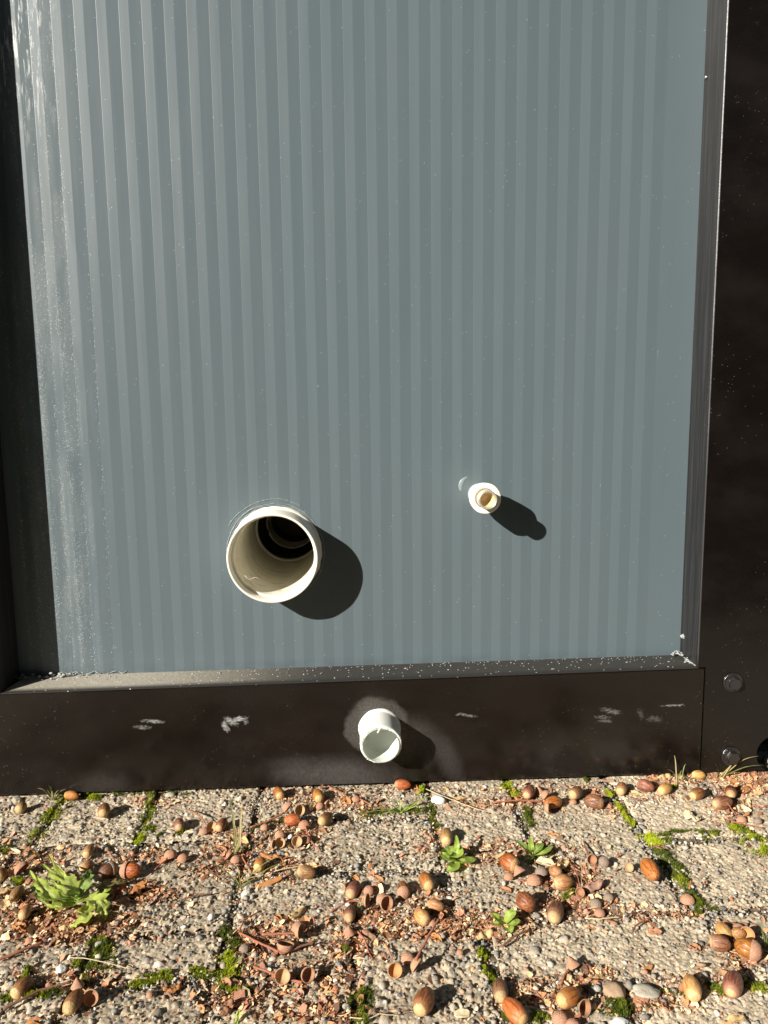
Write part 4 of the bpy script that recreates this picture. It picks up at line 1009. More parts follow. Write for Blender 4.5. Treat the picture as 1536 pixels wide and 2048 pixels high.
s_('dry_leaf',1262,1590,1280,1600,10,'brown','thin brown flake below the crumpled tan strip','dry leaf',.7,.2)
s_('dry_leaf',1288,1935,1306,1930,10,'orange','small orange flake in the middle of the lower right paver','dry leaf',.8,.2)
s_('dry_leaf',444,1955,460,1975,24,'brown','dark curled leaf on the lower left moss joint','dry leaf',1.2,.3)
s_('dry_leaf',440,2030,468,2010,26,'brown','folded brown leaf at the bottom left of centre','dry leaf',1.3,.3)
s_('dry_leaf',1500,1960,1515,1974,14,'brown','dark leaf scrap right of the plump banded acorn','dry leaf',1.0,.3)
s_('dry_leaf',330,1960,345,1990,10,'dark','thin dark sliver on the bottom left paver','dry leaf',1.0,.3)
s_('dry_leaf',70,1866,112,1850,9,'brown','narrow brown leaf rib below the yellow acorn at left','dry leaf',1.0,.3)
s_('dry_leaf',705,1742,718,1756,14,'orange','orange husk flake above the purplish acorn','dry leaf',1.2,.2)
s_('dry_leaf',748,1748,766,1758,12,'orange','thin folded flake right above the central cluster','dry leaf',1.2,.2)

# more of the husks, leaves and cups that crowd the litter bands
for row in (
 ('dry_leaf',1478,1582,1500,1572,14,'orange','orange leaf scrap in the litter at the right edge, under the hole','dry leaf'),
 ('dry_leaf',1508,1566,1530,1556,12,'brown','thin brown leaf against the post below the round hole','dry leaf'),
 ('dry_leaf',1456,1556,1480,1562,14,'orange','curled orange leaf under the lower bolt','dry leaf'),
 ('dry_leaf',1500,1590,1526,1584,12,'tan','tan leaf strip left of the right edge, below the litter','dry leaf'),
 ('dry_leaf',1352,1556,1370,1566,16,'pink','pinkish husk at the foot of the thin grass tuft','dry leaf'),
 ('dry_leaf',1296,1550,1316,1556,10,'brown','brown scrap squeezed under the beam near the seam','dry leaf'),
 ('dry_leaf',1200,1556,1234,1552,9,'pink','long pinkish flake lying under the beam edge','dry leaf'),
 ('acorn_husk',862,1868,884,1878,16,'orange','orange husk in the litter band below the cracked yellow acorn','acorn husk'),
 ('acorn_husk',900,1874,925,1868,16,'brown','dark brown husk in the middle of the litter band','acorn husk'),
 ('acorn_husk',930,1850,950,1862,16,'pink','pinkish husk left of the tattered tan shell','acorn husk'),
 ('acorn_husk',880,1846,902,1838,14,'orange','small orange husk right of the long upright red stalk','acorn husk'),
 ('acorn_husk',820,1866,842,1872,12,'brown','brown husk under the small cup of the cracked acorn','acorn husk'),
 ('acorn_husk',756,1852,778,1862,14,'tan','tan husk right of the scaly cup with a long stalk','acorn husk'),
 ('acorn_husk',756,1828,768,1838,14,'yellowtan','pale tan nutlet under the open cup of the cluster','acorn husk'),
 ('acorn_husk',680,1890,702,1884,12,'brown','brown husk left of the long curved stalk, centre','acorn husk'),
 ('acorn_husk',650,2000,668,1990,14,'brown','brown crumpled husk above the bottom edge, left of centre','acorn husk'),
 ('acorn_husk',640,1992,652,2006,20,'pink','reddish husk right below the stalked cup pair','acorn husk'),
 ('acorn_husk',545,2030,572,2022,16,'tan','tan flaky husk near the bottom edge, left of centre','acorn husk'),
 ('acorn_husk',590,1976,606,1984,16,'red','reddish nub between the stalked cup pair','acorn husk'),
 ('dry_leaf',520,1706,560,1712,12,'orange','flat reddish leaf strip below the twin open cups','dry leaf'),
 ('dry_leaf',430,1690,452,1700,14,'brown','brown leaf curl left of the tall grass foot','dry leaf'),
 ('dry_leaf',480,1668,496,1690,22,'tan','tan papery curl right of the tall grass','dry leaf'),
 ('dry_leaf',400,1700,420,1694,9,'brown','dark narrow scrap right of the two domed cups','dry leaf'),
 ('dry_leaf',225,1800,262,1808,18,'pink','pinkish leaf right of the serrated leaves','dry leaf'),
 ('dry_leaf',232,1826,268,1818,14,'brown','brown leaf stem litter right of the weed','dry leaf'),
 ('dry_leaf',266,1770,296,1762,14,'orange','orange torn leaf above the curled husk','dry leaf'),
 ('dry_leaf',296,1806,312,1796,14,'pink','brownish curl right of the curled husk','dry leaf'),
 ('dry_leaf',26,1852,52,1860,24,'orange','orange shredded leaf at the left below the yellow acorn','dry leaf'),
 ('dry_leaf',2,1818,16,1796,10,'tan','grey tan leaf edge cut by the left edge','dry leaf'),
 ('dry_leaf',60,1766,84,1756,12,'brown','brown leaf tip under the open reddish cup','dry leaf'),
 ('dry_leaf',150,1880,178,1868,10,'brown','dark stem scrap below the lowest green leaf','dry leaf'),
 ('dry_leaf',1000,1770,1022,1780,12,'brown','brown scrap below the large leaning orange acorn','dry leaf'),
 ('dry_leaf',985,1712,1012,1704,12,'tan','pale tan leaf left of the large leaning orange acorn','dry leaf'),
 ('dry_leaf',1095,1660,1120,1668,10,'orange','reddish leaf strip above the narrow-leaved seedling','dry leaf'),
 ('dry_leaf',1030,1590,1046,1602,12,'orange','reddish leaf scrap left of the pinkish brown acorn','dry leaf'),
 ('dry_leaf',870,1650,884,1662,12,'orange','small triangular orange scrap above the cracked tan acorn','dry leaf'),
 ('dry_leaf',828,1566,836,1580,10,'orange','reddish scrap under the beam right of the bright orange acorn','dry leaf'),
 ('dry_leaf',886,1572,902,1578,14,'tan','pale orange leaf fan against the beam','dry leaf'),
 ('dry_leaf',956,1606,980,1612,14,'brown','dark curled leaf right of the cupped tan husk','dry leaf'),
 ('dry_leaf',690,1594,700,1606,14,'orange','orange leaf curl near the beam left of the drain pipe','dry leaf'),
 ('dry_leaf',1276,1836,1300,1838,8,'brown','thin brown scrap on the horizontal joint, right','dry leaf'),
 ('dry_leaf',1216,1838,1236,1846,10,'brown','brown flake at the left end of the horizontal joint','dry leaf'),
 ('dry_leaf',1232,1712,1246,1704,8,'pink','tiny pinkish flake on the long paver','dry leaf'),
 ('dry_leaf',1060,2000,1082,1990,14,'brown','dark brown curl above the bottom edge, right of the orange acorn','dry leaf'),
 ('dry_leaf',1320,2002,1340,2020,14,'brown','dark curled leaf between the two white stones and pale acorn','dry leaf'),
 ('dry_leaf',1330,2008,1352,2002,9,'tan','tan sliver beside the dark curled leaf, bottom right','dry leaf')):
    nm, u1, v1, u2, v2, w_, tn, lb, ct = row
    s_(nm, u1, v1, u2, v2, w_, {'yellowtan': 'pale', 'red': 'pink'}.get(tn, tn), lb, ct, random.uniform(.8, 1.6), random.uniform(.2, .38), jag=.4)
c_(1147,1601,14,'down','tiny brown cup between the orange and the large dull acorn',tone='red')
c_(640,1612,16,'downc','little cup beside the pale seed near the beam',tone='red')
c_(530,1652,18,'down','small pinkish cup on the moss left of the sideways glossy acorn',tone='pink')
c_(548,1694,16,'right','small cup left of the left twin open cup, mouth right',tone='red')
c_(752,1770,18,'downc','tiny red cup behind the round one of the central cluster',tone='red')
c_(842,1826,20,'right','brown open cup behind the tan orange acorn',tone='red',lin='brown')
c_(1218,1792,20,'down','rough brown cup above the wrinkled ones',tone='grey')
c_(1160,1790,18,'camleft','small open cup left of the rough brown cups',tone='red',lin='brown')
c_(1172,1743,15,'down','little domed cup below the brownish open one',tone='pink')
c_(1290,1945,12,'down','very small rosy cup in the lower right paver',tone='pink')
c_(920,1906,14,'down','small reddish cup under the litter band, centre',tone='red')
c_(1516,1640,16,'down','small greyish cup at the right edge by the moss',tone='grey')
c_(60,1880,16,'down','little reddish cup left of the big pinkish leaf',tone='red')
c_(250,1798,18,'down','small pinkish cup in the litter right of the weed',tone='pink')
c_(460,1712,16,'rightdown','small brown cup left of the scaly domed one',tone='red')
c_(300,1990,15,'down','small scaly cup on the bottom left paver',tone='pink')

white_st = m_simple('white_stone', (.68, .67, .64), .7, .4, 0, .2, 400, .9)
grey_st = m_simple('grey_stone', (.21, .19, .165), .85, .3, 0, .5, 500, 1.)
brown_st = m_simple('brown_stone', (.36, .25, .16), .85, .3, 0, .35, 320, .8)
cream_st = m_simple('cream_stone', (.40, .37, .30), .8, .3, 0, .35, 500, 1.)
k_ = chunk
k_('pebble',877,1602,32,12,white_st,'white stone, like a small bone, near the beam right of the drain pipe','pebble',-12,.8,.3)
k_('pebble',581,1672,11,10,white_st,'small white crumb between the twin open cups','pebble',0,.8,.3)
k_('pebble',739,1640,7,6,white_st,'tiny white crumb on the weedy joint line','pebble',0,.8,.2)
k_('pebble',1228,1978,42,32,brown_st,'rough brown stone embedded in the bottom right paver','pebble',10,.55,.25)
k_('pebble',1292,1984,52,24,cream_st,'large whitish flat stone in the bottom right paving','pebble',-12,.4,.25)
k_('pebble',122,1938,20,16,white_st,'bluish white stone on the lower left moss','pebble',30,.7,.3)
k_('pebble',765,1968,15,14,cream_st,'round cream pebble below the orange-lined cup','pebble',0,.8,.1)
k_('pebble',340,1590,20,10,cream_st,'pale stone against the foot of the beam','pebble',0,.7,.2)
k_('pebble',1450,1532,22,11,cream_st,'pale stone leaning under the lower bolt','pebble',20,1.0,.3)
k_('pebble',1534,1522,16,14,cream_st,'whitish stone in front of the round hole','pebble',0,1.0,.3)
k_('pebble',1240,2040,34,14,white_st,'white stone cut by the bottom edge','pebble',0,.5,.3)

# loose twigs and straws
def twig(label, pts, rad, mat=stalk_b, cat='twig', name='twig'):
    root = spot(*pts[0][:2], 0); o = stalk(None, root, [(u, v, h + .0015) for u, v, h in pts], rad, mat, name); o.location = root
    o['label'] = label; o['category'] = cat; return o
T = twig
T('long reddish twig at the left edge below the yellow acorn', [(-5,1920,.003),(40,1902,.004),(86,1883,.004)], .0016, stalk_m)
T('long brown knobbly twig across the bottom left moss', [(6,2018,.002),(45,1998,.004),(80,1980,.004),(142,1963,.005)], .0016)
T('pale straw curving over the bottom left paving', [(136,1915,.004),(170,1916,.006),(215,1926,.005),(262,1938,.002)], .0005, straw_m, 'straw', 'straw')
T('pale straw crossing the paving right of the white stone', [(852,1578,.004),(900,1598,.006),(960,1620,.004),(1000,1627,.002)], .0006, straw_m, 'straw', 'straw')
T('knobbed brown twig propping the large scaly cup', [(566,1907,.003),(600,1893,.005),(628,1884,.006)], .0014)
T('horizontal reddish twig behind the large scaly cup', [(524,1869,.003),(560,1867,.004),(590,1867,.004)], .0014, stalk_m)
T('short red forked stalk right of the broken yellow shell', [(626,1832,.008),(629,1845,.005),(633,1860,.002)], .0011, stalk_m)
T('thin bent twig right of the central mossy gap', [(1003,1894,.002),(1030,1872,.005),(1062,1858,.003)], .0012)
T('short curved dark twig on the lower right paver', [(1265,1865,.002),(1272,1852,.004),(1290,1842,.005)], .0011)
T('reddish stalk between the two seedlings on the litter', [(985,1605,.003),(1040,1600,.005),(1085,1603,.004)], .0012, stalk_m)
T('reddish stalk running right of the acorn with bracts', [(1462,1643,.003),(1490,1648,.004),(1526,1656,.002)], .0009, stalk_m)
T('thin stalk hanging over the acorn with bracts', [(1424,1566,.008),(1440,1588,.012),(1455,1606,.012),(1470,1628,.004)], .0008, stalk_m)
T('orange brown stalk lying under the brown acorn pointing away', [(1170,1836,.003),(1200,1838,.003),(1240,1834,.002)], .0009, straw_m)
T('thin red twig crossing below the pale litter, right of centre', [(1140,1725,.004),(1152,1745,.006),(1165,1785,.003)], .0008, stalk_m)
T('upright thin straw beside the crumpled husk', [(1164,1700,.006),(1163,1740,.008),(1163,1790,.003)], .0004, straw_m, 'straw', 'straw')
T('pale grass straw over the cracked acorn, left of centre', [(545,1744,.003),(580,1735,.006),(620,1730,.004)], .0006, straw_m, 'straw', 'straw')
T('red stalk at the foot of the beam left of the drain pipe', [(656,1572,.004),(675,1582,.005),(694,1592,.003)], .0010, stalk_m)
T('reddish stalk beside the right cup of the central cluster', [(772,1886,.004),(780,1905,.004),(786,1920,.002)], .0008, stalk_m)
T('thin pale root at the bottom edge, centre left', [(700,2035,.002),(735,2038,.003),(760,2028,.004),(800,2030,.002)], .0005, straw_m, 'straw', 'straw')
T('dark twig left of the two domed cups', [(232,1732,.003),(260,1715,.005),(290,1703,.003)], .0009, stalk_m)
T('short red stalk above the glossy cupped acorn', [(216,1702,.004),(226,1716,.005),(232,1728,.003)], .0011, stalk_m)
T('thin twig under the two domed cups', [(310,1740,.002),(325,1725,.004),(338,1716,.004)], .0009, stalk_m)
T('thin dark twig in the joint litter, left of centre', [(425,1742,.002),(440,1728,.003),(455,1718,.003)], .0009)
T('brown stick above the scaly cups of the lower left joint', [(360,1800,.002),(395,1790,.003),(425,1786,.003)], .0010)
T('forked reddish stalks above the lower left moss joint', [(478,1866,.002),(488,1840,.004),(520,1822,.003)], .0010, stalk_m)

# ------------------------------------------------------------------ PLANTS
def m_green(name, a, b, vein):
    n = N(name); o = n.c.outputs['Object']; u = n.sep(n.c.outputs['UV']); f = n.noise(o, 130, 4, .6)
    c = n.mix(n.step(f, .35, .65), a, b)
    c = n.mix(n.step(n.math('ABSOLUTE', n.math('SUBTRACT', u[1], .5)), .015, .06, .8, 0.), c, vein)
    sv = n.math('ABSOLUTE', n.math('SUBTRACT', n.math('FRACT', n.math('MULTIPLY', n.math('ADD', u[0], n.math('MULTIPLY', n.math('ABSOLUTE', n.math('SUBTRACT', u[1], .5)), -.35)), 9)), .5))
    c = n.mix(n.step(sv, .03, .10, .45, 0.), c, vein)
    c = n.mix(n.step(n.noise(o, 320, 3, .7), .66, .72, 0., .7), c, (.30, .20, .08))
    m_ = n.out(c, .45, .4, n.bump(n.noise(o, 420, 3), .5, .0008))
    n.b.inputs['Subsurface Weight'].default_value = 0
    tr = n.t.nodes.new('ShaderNodeBsdfTranslucent'); n.put(tr.inputs[0], c); mx = n.t.nodes.new('ShaderNodeMixShader'); mx.inputs[0].default_value = .35
    om = n.t.nodes['Material Output']; n.t.links.new(n.b.outputs[0], mx.inputs[1]); n.t.links.new(tr.outputs[0], mx.inputs[2]); n.t.links.new(mx.outputs[0], om.inputs[0])
    return m_
green_m = m_green('dandelion_green', (.36, .46, .06), (.48, .56, .13), (.60, .62, .30))
green_d = m_green('leaf_deep_green', (.16, .27, .05), (.26, .37, .08), (.40, .46, .16))
green_y = m_green('seedling_green', (.30, .44, .06), (.40, .52, .10), (.5, .58, .22))
olive_m = m_green('olive_leaf', (.11, .11, .03), (.20, .15, .05), (.26, .2, .09))
grass_m = m_green('grass_green', (.16, .22, .06), (.30, .33, .12), (.35, .38, .16))
drygr_m = m_green('grass_dry', (.42, .34, .14), (.50, .42, .22), (.5, .42, .2))
def leaf(name, pts, width, mat, root, parent, lobes=0, fold=.35, wav=.1, seed=0, nv=8, tip=.55):
    """curved blade along world points; width full; lobes = serrations"""
    P_ = [Vector(p) - root for p in pts]; n_ = 44 if lobes else 20
    def cat(t):
        t *= len(P_) - 1; i = min(int(t), len(P_) - 2); f = t - i
        p0 = P_[max(i - 1, 0)]; p1 = P_[i]; p2 = P_[i + 1]; p3 = P_[min(i + 2, len(P_) - 1)]
        return .5 * ((2 * p1) + (p2 - p0) * f + (2 * p0 - 5 * p1 + 4 * p2 - p3) * f * f + (3 * p1 - p0 - 3 * p2 + p3) * f ** 3)
    V = []; F = []; UV = []
    for i in range(n_ + 1):
        t = i / n_; p = cat(t); tg = (cat(min(1, t + .02)) - cat(max(0, t - .02))).normalized()
        sd = tg.cross(Vector((0, 0, 1)))
        if sd.length < .1: sd = Vector((1, 0, 0))
        sd.normalize(); up = sd.cross(tg)
        wd = width / 2 * (max(.03, math.sin(math.pi * min(1, t ** tip + .0)) ** .75) if t < 1 else .01)
        if lobes:
            ph = (t * lobes) % 1; wd *= .42 + .58 * (ph / .80 if ph < .80 else (1 - ph) / .20) + .22 * mnoise.noise(Vector((t * 30, seed, 0)))
        for j in range(nv + 1):
            s = j / nv * 2 - 1
            q = p + sd * wd * s + up * (abs(s) * wd * fold + wav * width * mnoise.noise(Vector((t * 5 + seed, s * 2, seed))))
            V.append(q); UV.append((t, j / nv))
    for i in range(n_):
        for j in range(nv):
            a = i * (nv + 1) + j; F.append((a, a + nv + 1, a + nv + 2, a + 1))
    o = mesh_obj(name, V, F, mat, parent); uvl = o.data.uv_layers.new(name='UV')
    for lp in o.data.loops: uvl.data[lp.index].uv = UV[lp.vertex_index]
    return o
def S(u, v, h): return spot(u, v, h)
def plant(u, v, label, cat, name='weed'):
    r = spot(u, v, 0); g = empty(name, r, label, cat); return g, r
g, r = plant(150, 1800, 'dandelion-like weed with ragged serrated green leaves at the left', 'weed', 'leafy_weed')
for pts, wd, mt, lb, sd in (
    ([(150,1806,.002),(120,1800,.010),(88,1775,.016),(60,1740,.012)], 0.027, green_m, 5, 1),
    ([(165,1790,.004),(140,1762,.018),(115,1738,.024),(97,1708,.020)], .010, green_m, 4, 2),
    ([(165,1800,.003),(150,1775,.018),(120,1755,.022),(82,1728,.016)], 0.026, green_m, 5, 3),
    ([(160,1800,.004),(190,1800,.016),(205,1815,.014),(208,1838,.003)], .027, green_m, 4, 4),
    ([(175,1810,.004),(170,1832,.012),(155,1846,.008),(133,1860,.002)], 0.021, green_m, 4, 5),
    ([(150,1800,.003),(110,1795,.012),(80,1790,.008),(62,1770,.003)], 0.019, green_d, 4, 6),
    ([(150,1805,.003),(165,1775,.016),(175,1755,.018),(178,1738,.012)], 0.021, green_d, 4, 7),
    ([(160,1800,.002),(135,1790,.020),(118,1775,.022),(100,1762,.018)], .014, green_m, 4, 8),
    ([(150,1810,.002),(125,1815,.010),(100,1812,.008),(75,1795,.004)], .010, green_m, 4, 12)):
    leaf('leaf', [S(*p) for p in pts], wd * 1.02, mt, r, g, lb, .18, .11, sd)
o = leaf('leaf', [S(*p) for p in [(196,1772,.003),(220,1768,.009),(245,1764,.010),(268,1758,.006)]], .016, olive_m, r, g, 4, .2, .15, 9); o['label'] = 'browning olive leaf'
leaf('leaf', [S(*p) for p in [(200,1790,.003),(212,1782,.007),(222,1774,.006)]], .008, green_y, r, g, 0, .2, .1, 10)
leaf('leaf', [S(*p) for p in [(165,1800,.003),(120,1745,.008),(95,1760,.006)]], .006, green_d, r, g, 0, .2, .1, 11)
g, r = plant(910, 1722, 'small seedling with rounded bright green leaves in the middle of the paving', 'seedling', 'seedling')
for pts, wd, sd in (([(910,1720,.001),(914,1706,.012),(915,1688,.016)], .016, 1), ([(910,1720,.001),(898,1716,.008),(884,1706,.007)], .016, 2), ([(908,1720,.001),(902,1704,.010),(898,1692,.010)], .014, 3),
                    ([(912,1722,.001),(928,1722,.008),(952,1718,.005)], .017, 4), ([(909,1724,.001),(905,1736,.005),(893,1742,.003)], .015, 5), ([(912,1716,.004),(914,1690,.020),(912,1670,.024)], .006, 6)):
    leaf('leaf', [S(*p) for p in pts], wd, green_y, r, g, 0, .25, .08, sd, 8, .8)
g, r = plant(1064, 1712, 'narrow-leaved green seedling on the red brown litter, right of centre', 'seedling', 'seedling')
for pts, wd, sd in (([(1064,1712,.001),(1050,1695,.010),(1031,1679,.012)], .009, 1), ([(1064,1712,.001),(1062,1692,.012),(1061,1672,.016)], .007, 2), ([(1065,1712,.001),(1076,1698,.010),(1086,1686,.012)], .010, 3),
                    ([(1066,1712,.001),(1086,1706,.008),(1106,1692,.008)], .009, 4), ([(1064,1713,.001),(1056,1716,.004),(1046,1718,.003)], .011, 5)):
    leaf('leaf', [S(*p) for p in pts], wd, green_d if sd % 2 else green_y, r, g, 0, .3, .08, sd, 6, .8)
g, r = plant(1010, 1848, 'bright green rosette seedling left of the round chestnut brown acorn', 'seedling', 'seedling')
for pts, wd, sd in (([(1008,1850,.001),(996,1838,.007),(983,1826,.010)], .010, 1), ([(1010,1848,.001),(1020,1832,.009),(1030,1820,.012)], .012, 2), ([(1010,1850,.001),(1025,1848,.006),(1040,1840,.006)], .010, 3),
                    ([(1009,1850,.001),(998,1848,.005),(985,1846,.003)], .010, 4), ([(1010,1851,.001),(1018,1858,.004),(1022,1866,.002)], .010, 5)):
    leaf('leaf', [S(*p) for p in pts], wd, green_y, r, g, 0, .3, .08, sd, 6, .8)
def tuft(u, v, tips, label, mats, wd=.0022):
    g, r = plant(u, v, label, 'grass tuft', 'grass_tuft')
    for q, (tu, tv, th) in enumerate(tips):
        b = S(u + random.uniform(-5, 5), v + random.uniform(-2, 3), 0); e = S(tu, tv, th); m_ = b.lerp(e, .55) + Vector((0, 0, max(.003, th * .25)))
        leaf('blade', [b, m_, e], wd * random.uniform(.7, 1.2), mats[q % len(mats)], r, g, 0, .5, 0, q, 2, .5)
    return g
tuft(108,1602,[(70,1556,.022),(74,1576,.016),(92,1563,.022),(132,1578,.014),(118,1580,.014),(104,1582,.014),(126,1592,.008),(84,1590,.008),(112,1586,.016)],'grass tuft against the beam at left',[grass_m,drygr_m])
tuft(474,1708,[(460,1598,.050),(485,1608,.046),(468,1630,.034),(492,1650,.026),(452,1665,.018),(455,1690,.012),(496,1688,.012),(482,1680,.018),(470,1650,.03)],'tall pale grass tuft rising left of the twin open cups',[grass_m,drygr_m,drygr_m])
tuft(478,1775,[(425,1725,.018),(520,1752,.010),(560,1712,.020),(578,1720,.014),(450,1762,.008),(476,1745,.014),(498,1738,.012),(460,1750,.008)],'sprawling grass blades over the litter, left of centre',[grass_m,drygr_m,grass_m],.0018)
tuft(1358,1568,[(1348,1508,.034),(1372,1527,.026),(1334,1538,.016),(1380,1552,.010),(1344,1548,.012),(1364,1540,.014)],'thin grass tuft against the beam seam',[drygr_m,grass_m],.0016)
tuft(1440,1556,[(1518,1512,.030),(1430,1528,.020),(1500,1498,.034),(1528,1530,.020),(1486,1520,.02),(1452,1545,.008),(1470,1535,.014),(1412,1548,.006)],'grass tuft with long blades under the lower bolt',[drygr_m,grass_m],.0020)
tuft(800,1625,[(770,1608,.008),(776,1622,.004),(786,1600,.012),(800,1600,.013),(812,1606,.010),(826,1614,.006),(838,1600,.008),(760,1630,.004),(742,1618,.005),(850,1612,.006),(722,1628,.004),(868,1590,.008)],'low green grass line below the drain pipe',[grass_m,green_y],.0028)
tuft(1535,1900,[(1510,1840,.020),(1522,1862,.016),(1508,1880,.008),(1530,1870,.014)],'green grass blades at the right edge beside the cups',[grass_m],.0020)
tuft(590,1755,[(580,1735,.010),(588,1738,.010),(600,1742,.008),(575,1748,.006),(606,1748,.006)],'tiny green tuft right of the bark strip',[grass_m],.0014)
tuft(470,2048,[(476,2022,.010),(482,2018,.010),(486,2030,.008)],'short green blades at the bottom edge, left of centre',[green_y],.0018)
tuft(300,1612,[(298,1588,.014),(304,1600,.010),(292,1604,.008),(308,1606,.006)],'thin grass sprig in the mossy joint under the beam',[grass_m],.0010)
tuft(716,1830,[(722,1795,.014),(724,1810,.010),(712,1815,.008)],'single green blades behind the half-turned cup',[grass_m],.0012)

# ------------------------------------------------------------------ MOSS (uncountable)
def px_to_xy(u, v): p = spot(u, v, 0); return p.x, p.y
MO = []   # polyline, half width (m), density, brightness
for pl, hw, dn, br in (
    ([(130,1598),(105,1625),(88,1650),(75,1678)], .011, 900, 1.), ([(160,1598),(230,1592),(330,1588),(380,1590)], .006, 500, .6), ([(185,1597),(200,1594)], .006, 200, 1.1),
    ([(305,1592),(300,1625),(292,1655),(285,1675)], .010, 800, .9), ([(290,1678),(275,1682)], .007, 250, 1.3), ([(318,1672),(345,1668),(368,1664)], .006, 350, .6),
    ([(195,1880),(215,1890),(208,1905)], .011, 700, .8), ([(130,1930),(190,1940),(215,1925)], .010, 600, .6), ([(0,2000),(60,1992),(120,1985),(180,1960)], .005, 500, .8),
    ([(255,1968),(310,1955),(360,1948),(440,1945)], .006, 900, .9), ([(452,1850),(458,1875),(468,1900)], .009, 500, .55), ([(462,1915),(455,1935),(448,1955)], .010, 700, 1.1), ([(440,1975),(470,1985),(500,1990)], .008, 400, .8),
    ([(505,1652),(560,1648),(570,1652)], .007, 350, .5), ([(735,1985),(725,2010),(722,2045)], .011, 800, .7), ([(700,1830),(700,1840)], .004, 60, .6), ([(695,1895),(700,1900)], .006, 150, .7),
    ([(840,1578),(846,1592)], .006, 200, 1.2), ([(720,1630),(780,1628),(860,1620)], .006, 500, .6), ([(860,1600),(870,1635),(878,1660)], .006, 250, .7), ([(880,1690),(886,1720)], .005, 200, .8),
    ([(1014,1566),(1018,1580),(1026,1592)], .009, 450, 1.1), ([(1050,1615),(1058,1635),(1066,1660)], .007, 350, .6),
    ([(1214,1582),(1232,1600),(1252,1630),(1275,1652)], .0085, 1100, 1.15), ([(1288,1662),(1302,1676),(1318,1684)], .010, 600, 1.35), ([(1320,1672),(1370,1668),(1405,1668)], .008, 700, .65), ([(1418,1666),(1436,1666)], .005, 120, 1.),
    ([(1316,1700),(1336,1722),(1352,1745)], .009, 800, .5), ([(1356,1748),(1368,1770)], .007, 400, .9), ([(1385,1790),(1400,1812)], .008, 400, .5),
    ([(1462,1655),(1490,1665),(1510,1690),(1536,1706)], .012, 1300, 1.0), ([(965,1895),(972,1925),(982,1950),(995,1985)], .006, 700, .9), ([(1200,2012),(1240,2006),(1275,2012)], .014, 800, .55), ([(1240,2010),(1262,2010)], .007, 250, 1.1),
    ([(1420,1978),(1445,1988)], .007, 400, .9), ([(1490,1975),(1530,1968)], .007, 450, .9), ([(1320,1985),(1370,1998)], .007, 300, .6), ([(1385,1820),(1430,1820)], .007, 300, .7),
    ([(1083,2040),(1095,2048)], .008, 300, .9), ([(1005,1992),(1020,2040)], .004, 150, .6), ([(60,1940),(20,1990)], .006, 200, .7), ([(0,1700),(20,1706)], .008, 250, .6), ([(50,1710),(66,1714)], .006, 150, .7),
    ([(20,1770),(40,1775)], .008, 200, 1.0), ([(1120,1795),(1145,1790)], .006, 200, .9), ([(1505,1795),(1520,1800)], .004, 80, .8), ([(1170,1560),(1175,1565)], .004, 60, .8), ([(1345,1575),(1352,1574)], .005, 120, .9)):
    P_ = [px_to_xy(*p) for p in pl]; MO.append((np.array(P_), hw, int(dn * 1.8), br))
mv = []; mf = []; mc = []; vb = 0
for P_, hw, dn, br in MO:
    seg = rng.integers(0, len(P_) - 1, dn); t = rng.random((dn, 1)); base = P_[seg] * (1 - t) + P_[seg + 1] * t
    off = rng.normal(0, hw * .48, (dn, 2)); b = base + off + (np.array([[mnoise.noise(Vector((x * 70, y * 70, 7))), mnoise.noise(Vector((x * 70, y * 70, 17)))] for x, y in base]) * hw * 1.1); kp = np.array([mnoise.noise(Vector((x * 45, y * 45, 27))) for x, y in b]) > -.22; b = b[kp]; off = off[kp]; dn = len(b); dd = np.linalg.norm(off, axis=1) / hw
    dome = np.clip(1 - dd, 0, 1) * .0030
    tone = np.array([mnoise.noise(Vector((x * 90, y * 90, 2))) for x, y in b])
    for i in range(dn):
        x, y = b[i]; z = ZG + max(hgt(x, y), -.0035) + dome[i] * 1.0; hh_ = rng.uniform(.0012, .0028) * (1.1 - .4 * min(1, dd[i]))
        k = .62 + .38 * br if tone[i] * .8 + rng.normal(0, .2) + (br - .9) > -.05 else .42
        cb = np.array([.46, .52, .03]) * k * (br * .6 + .38) if k > .5 else np.array([.13, .17, .025])
        for s_i in range(4):
            a = rng.uniform(0, 6.28); ln = hh_ * rng.uniform(.7, 1.2); w_ = .00042; lean = rng.uniform(.15, .75)
            dx, dy = math.cos(a), math.sin(a)
            mv += [(x - dy * w_, y + dx * w_, z - .0006), (x + dy * w_, y - dx * w_, z - .0006), (x + dx * ln * lean, y + dy * ln * lean, z + ln)]
            mf.append((vb, vb + 1, vb + 2)); vb += 3; mc += [cb * .7, cb * .7, cb * rng.uniform(1., 1.35)]
moss_n = N('moss_green'); ma = moss_n.attr('tint'); moss_m = moss_n.out(ma, .8, .2)
tr = moss_n.t.nodes.new('ShaderNodeBsdfTranslucent'); moss_n.put(tr.inputs[0], ma); mx = moss_n.t.nodes.new('ShaderNodeMixShader'); mx.inputs[0].default_value = .35
moss_n.t.links.new(moss_n.b.outputs[0], mx.inputs[1]); moss_n.t.links.new(tr.outputs[0], mx.inputs[2]); moss_n.t.links.new(mx.outputs[0], moss_n.t.nodes['Material Output'].inputs[0])
o = arr_obj('moss', np.array(mv), np.array(mf), moss_m, np.array(mc), False)
o['kind'] = 'stuff'; o['label'] = 'bright yellow green and dark green moss in the joints of the paving'; o['category'] = 'moss'

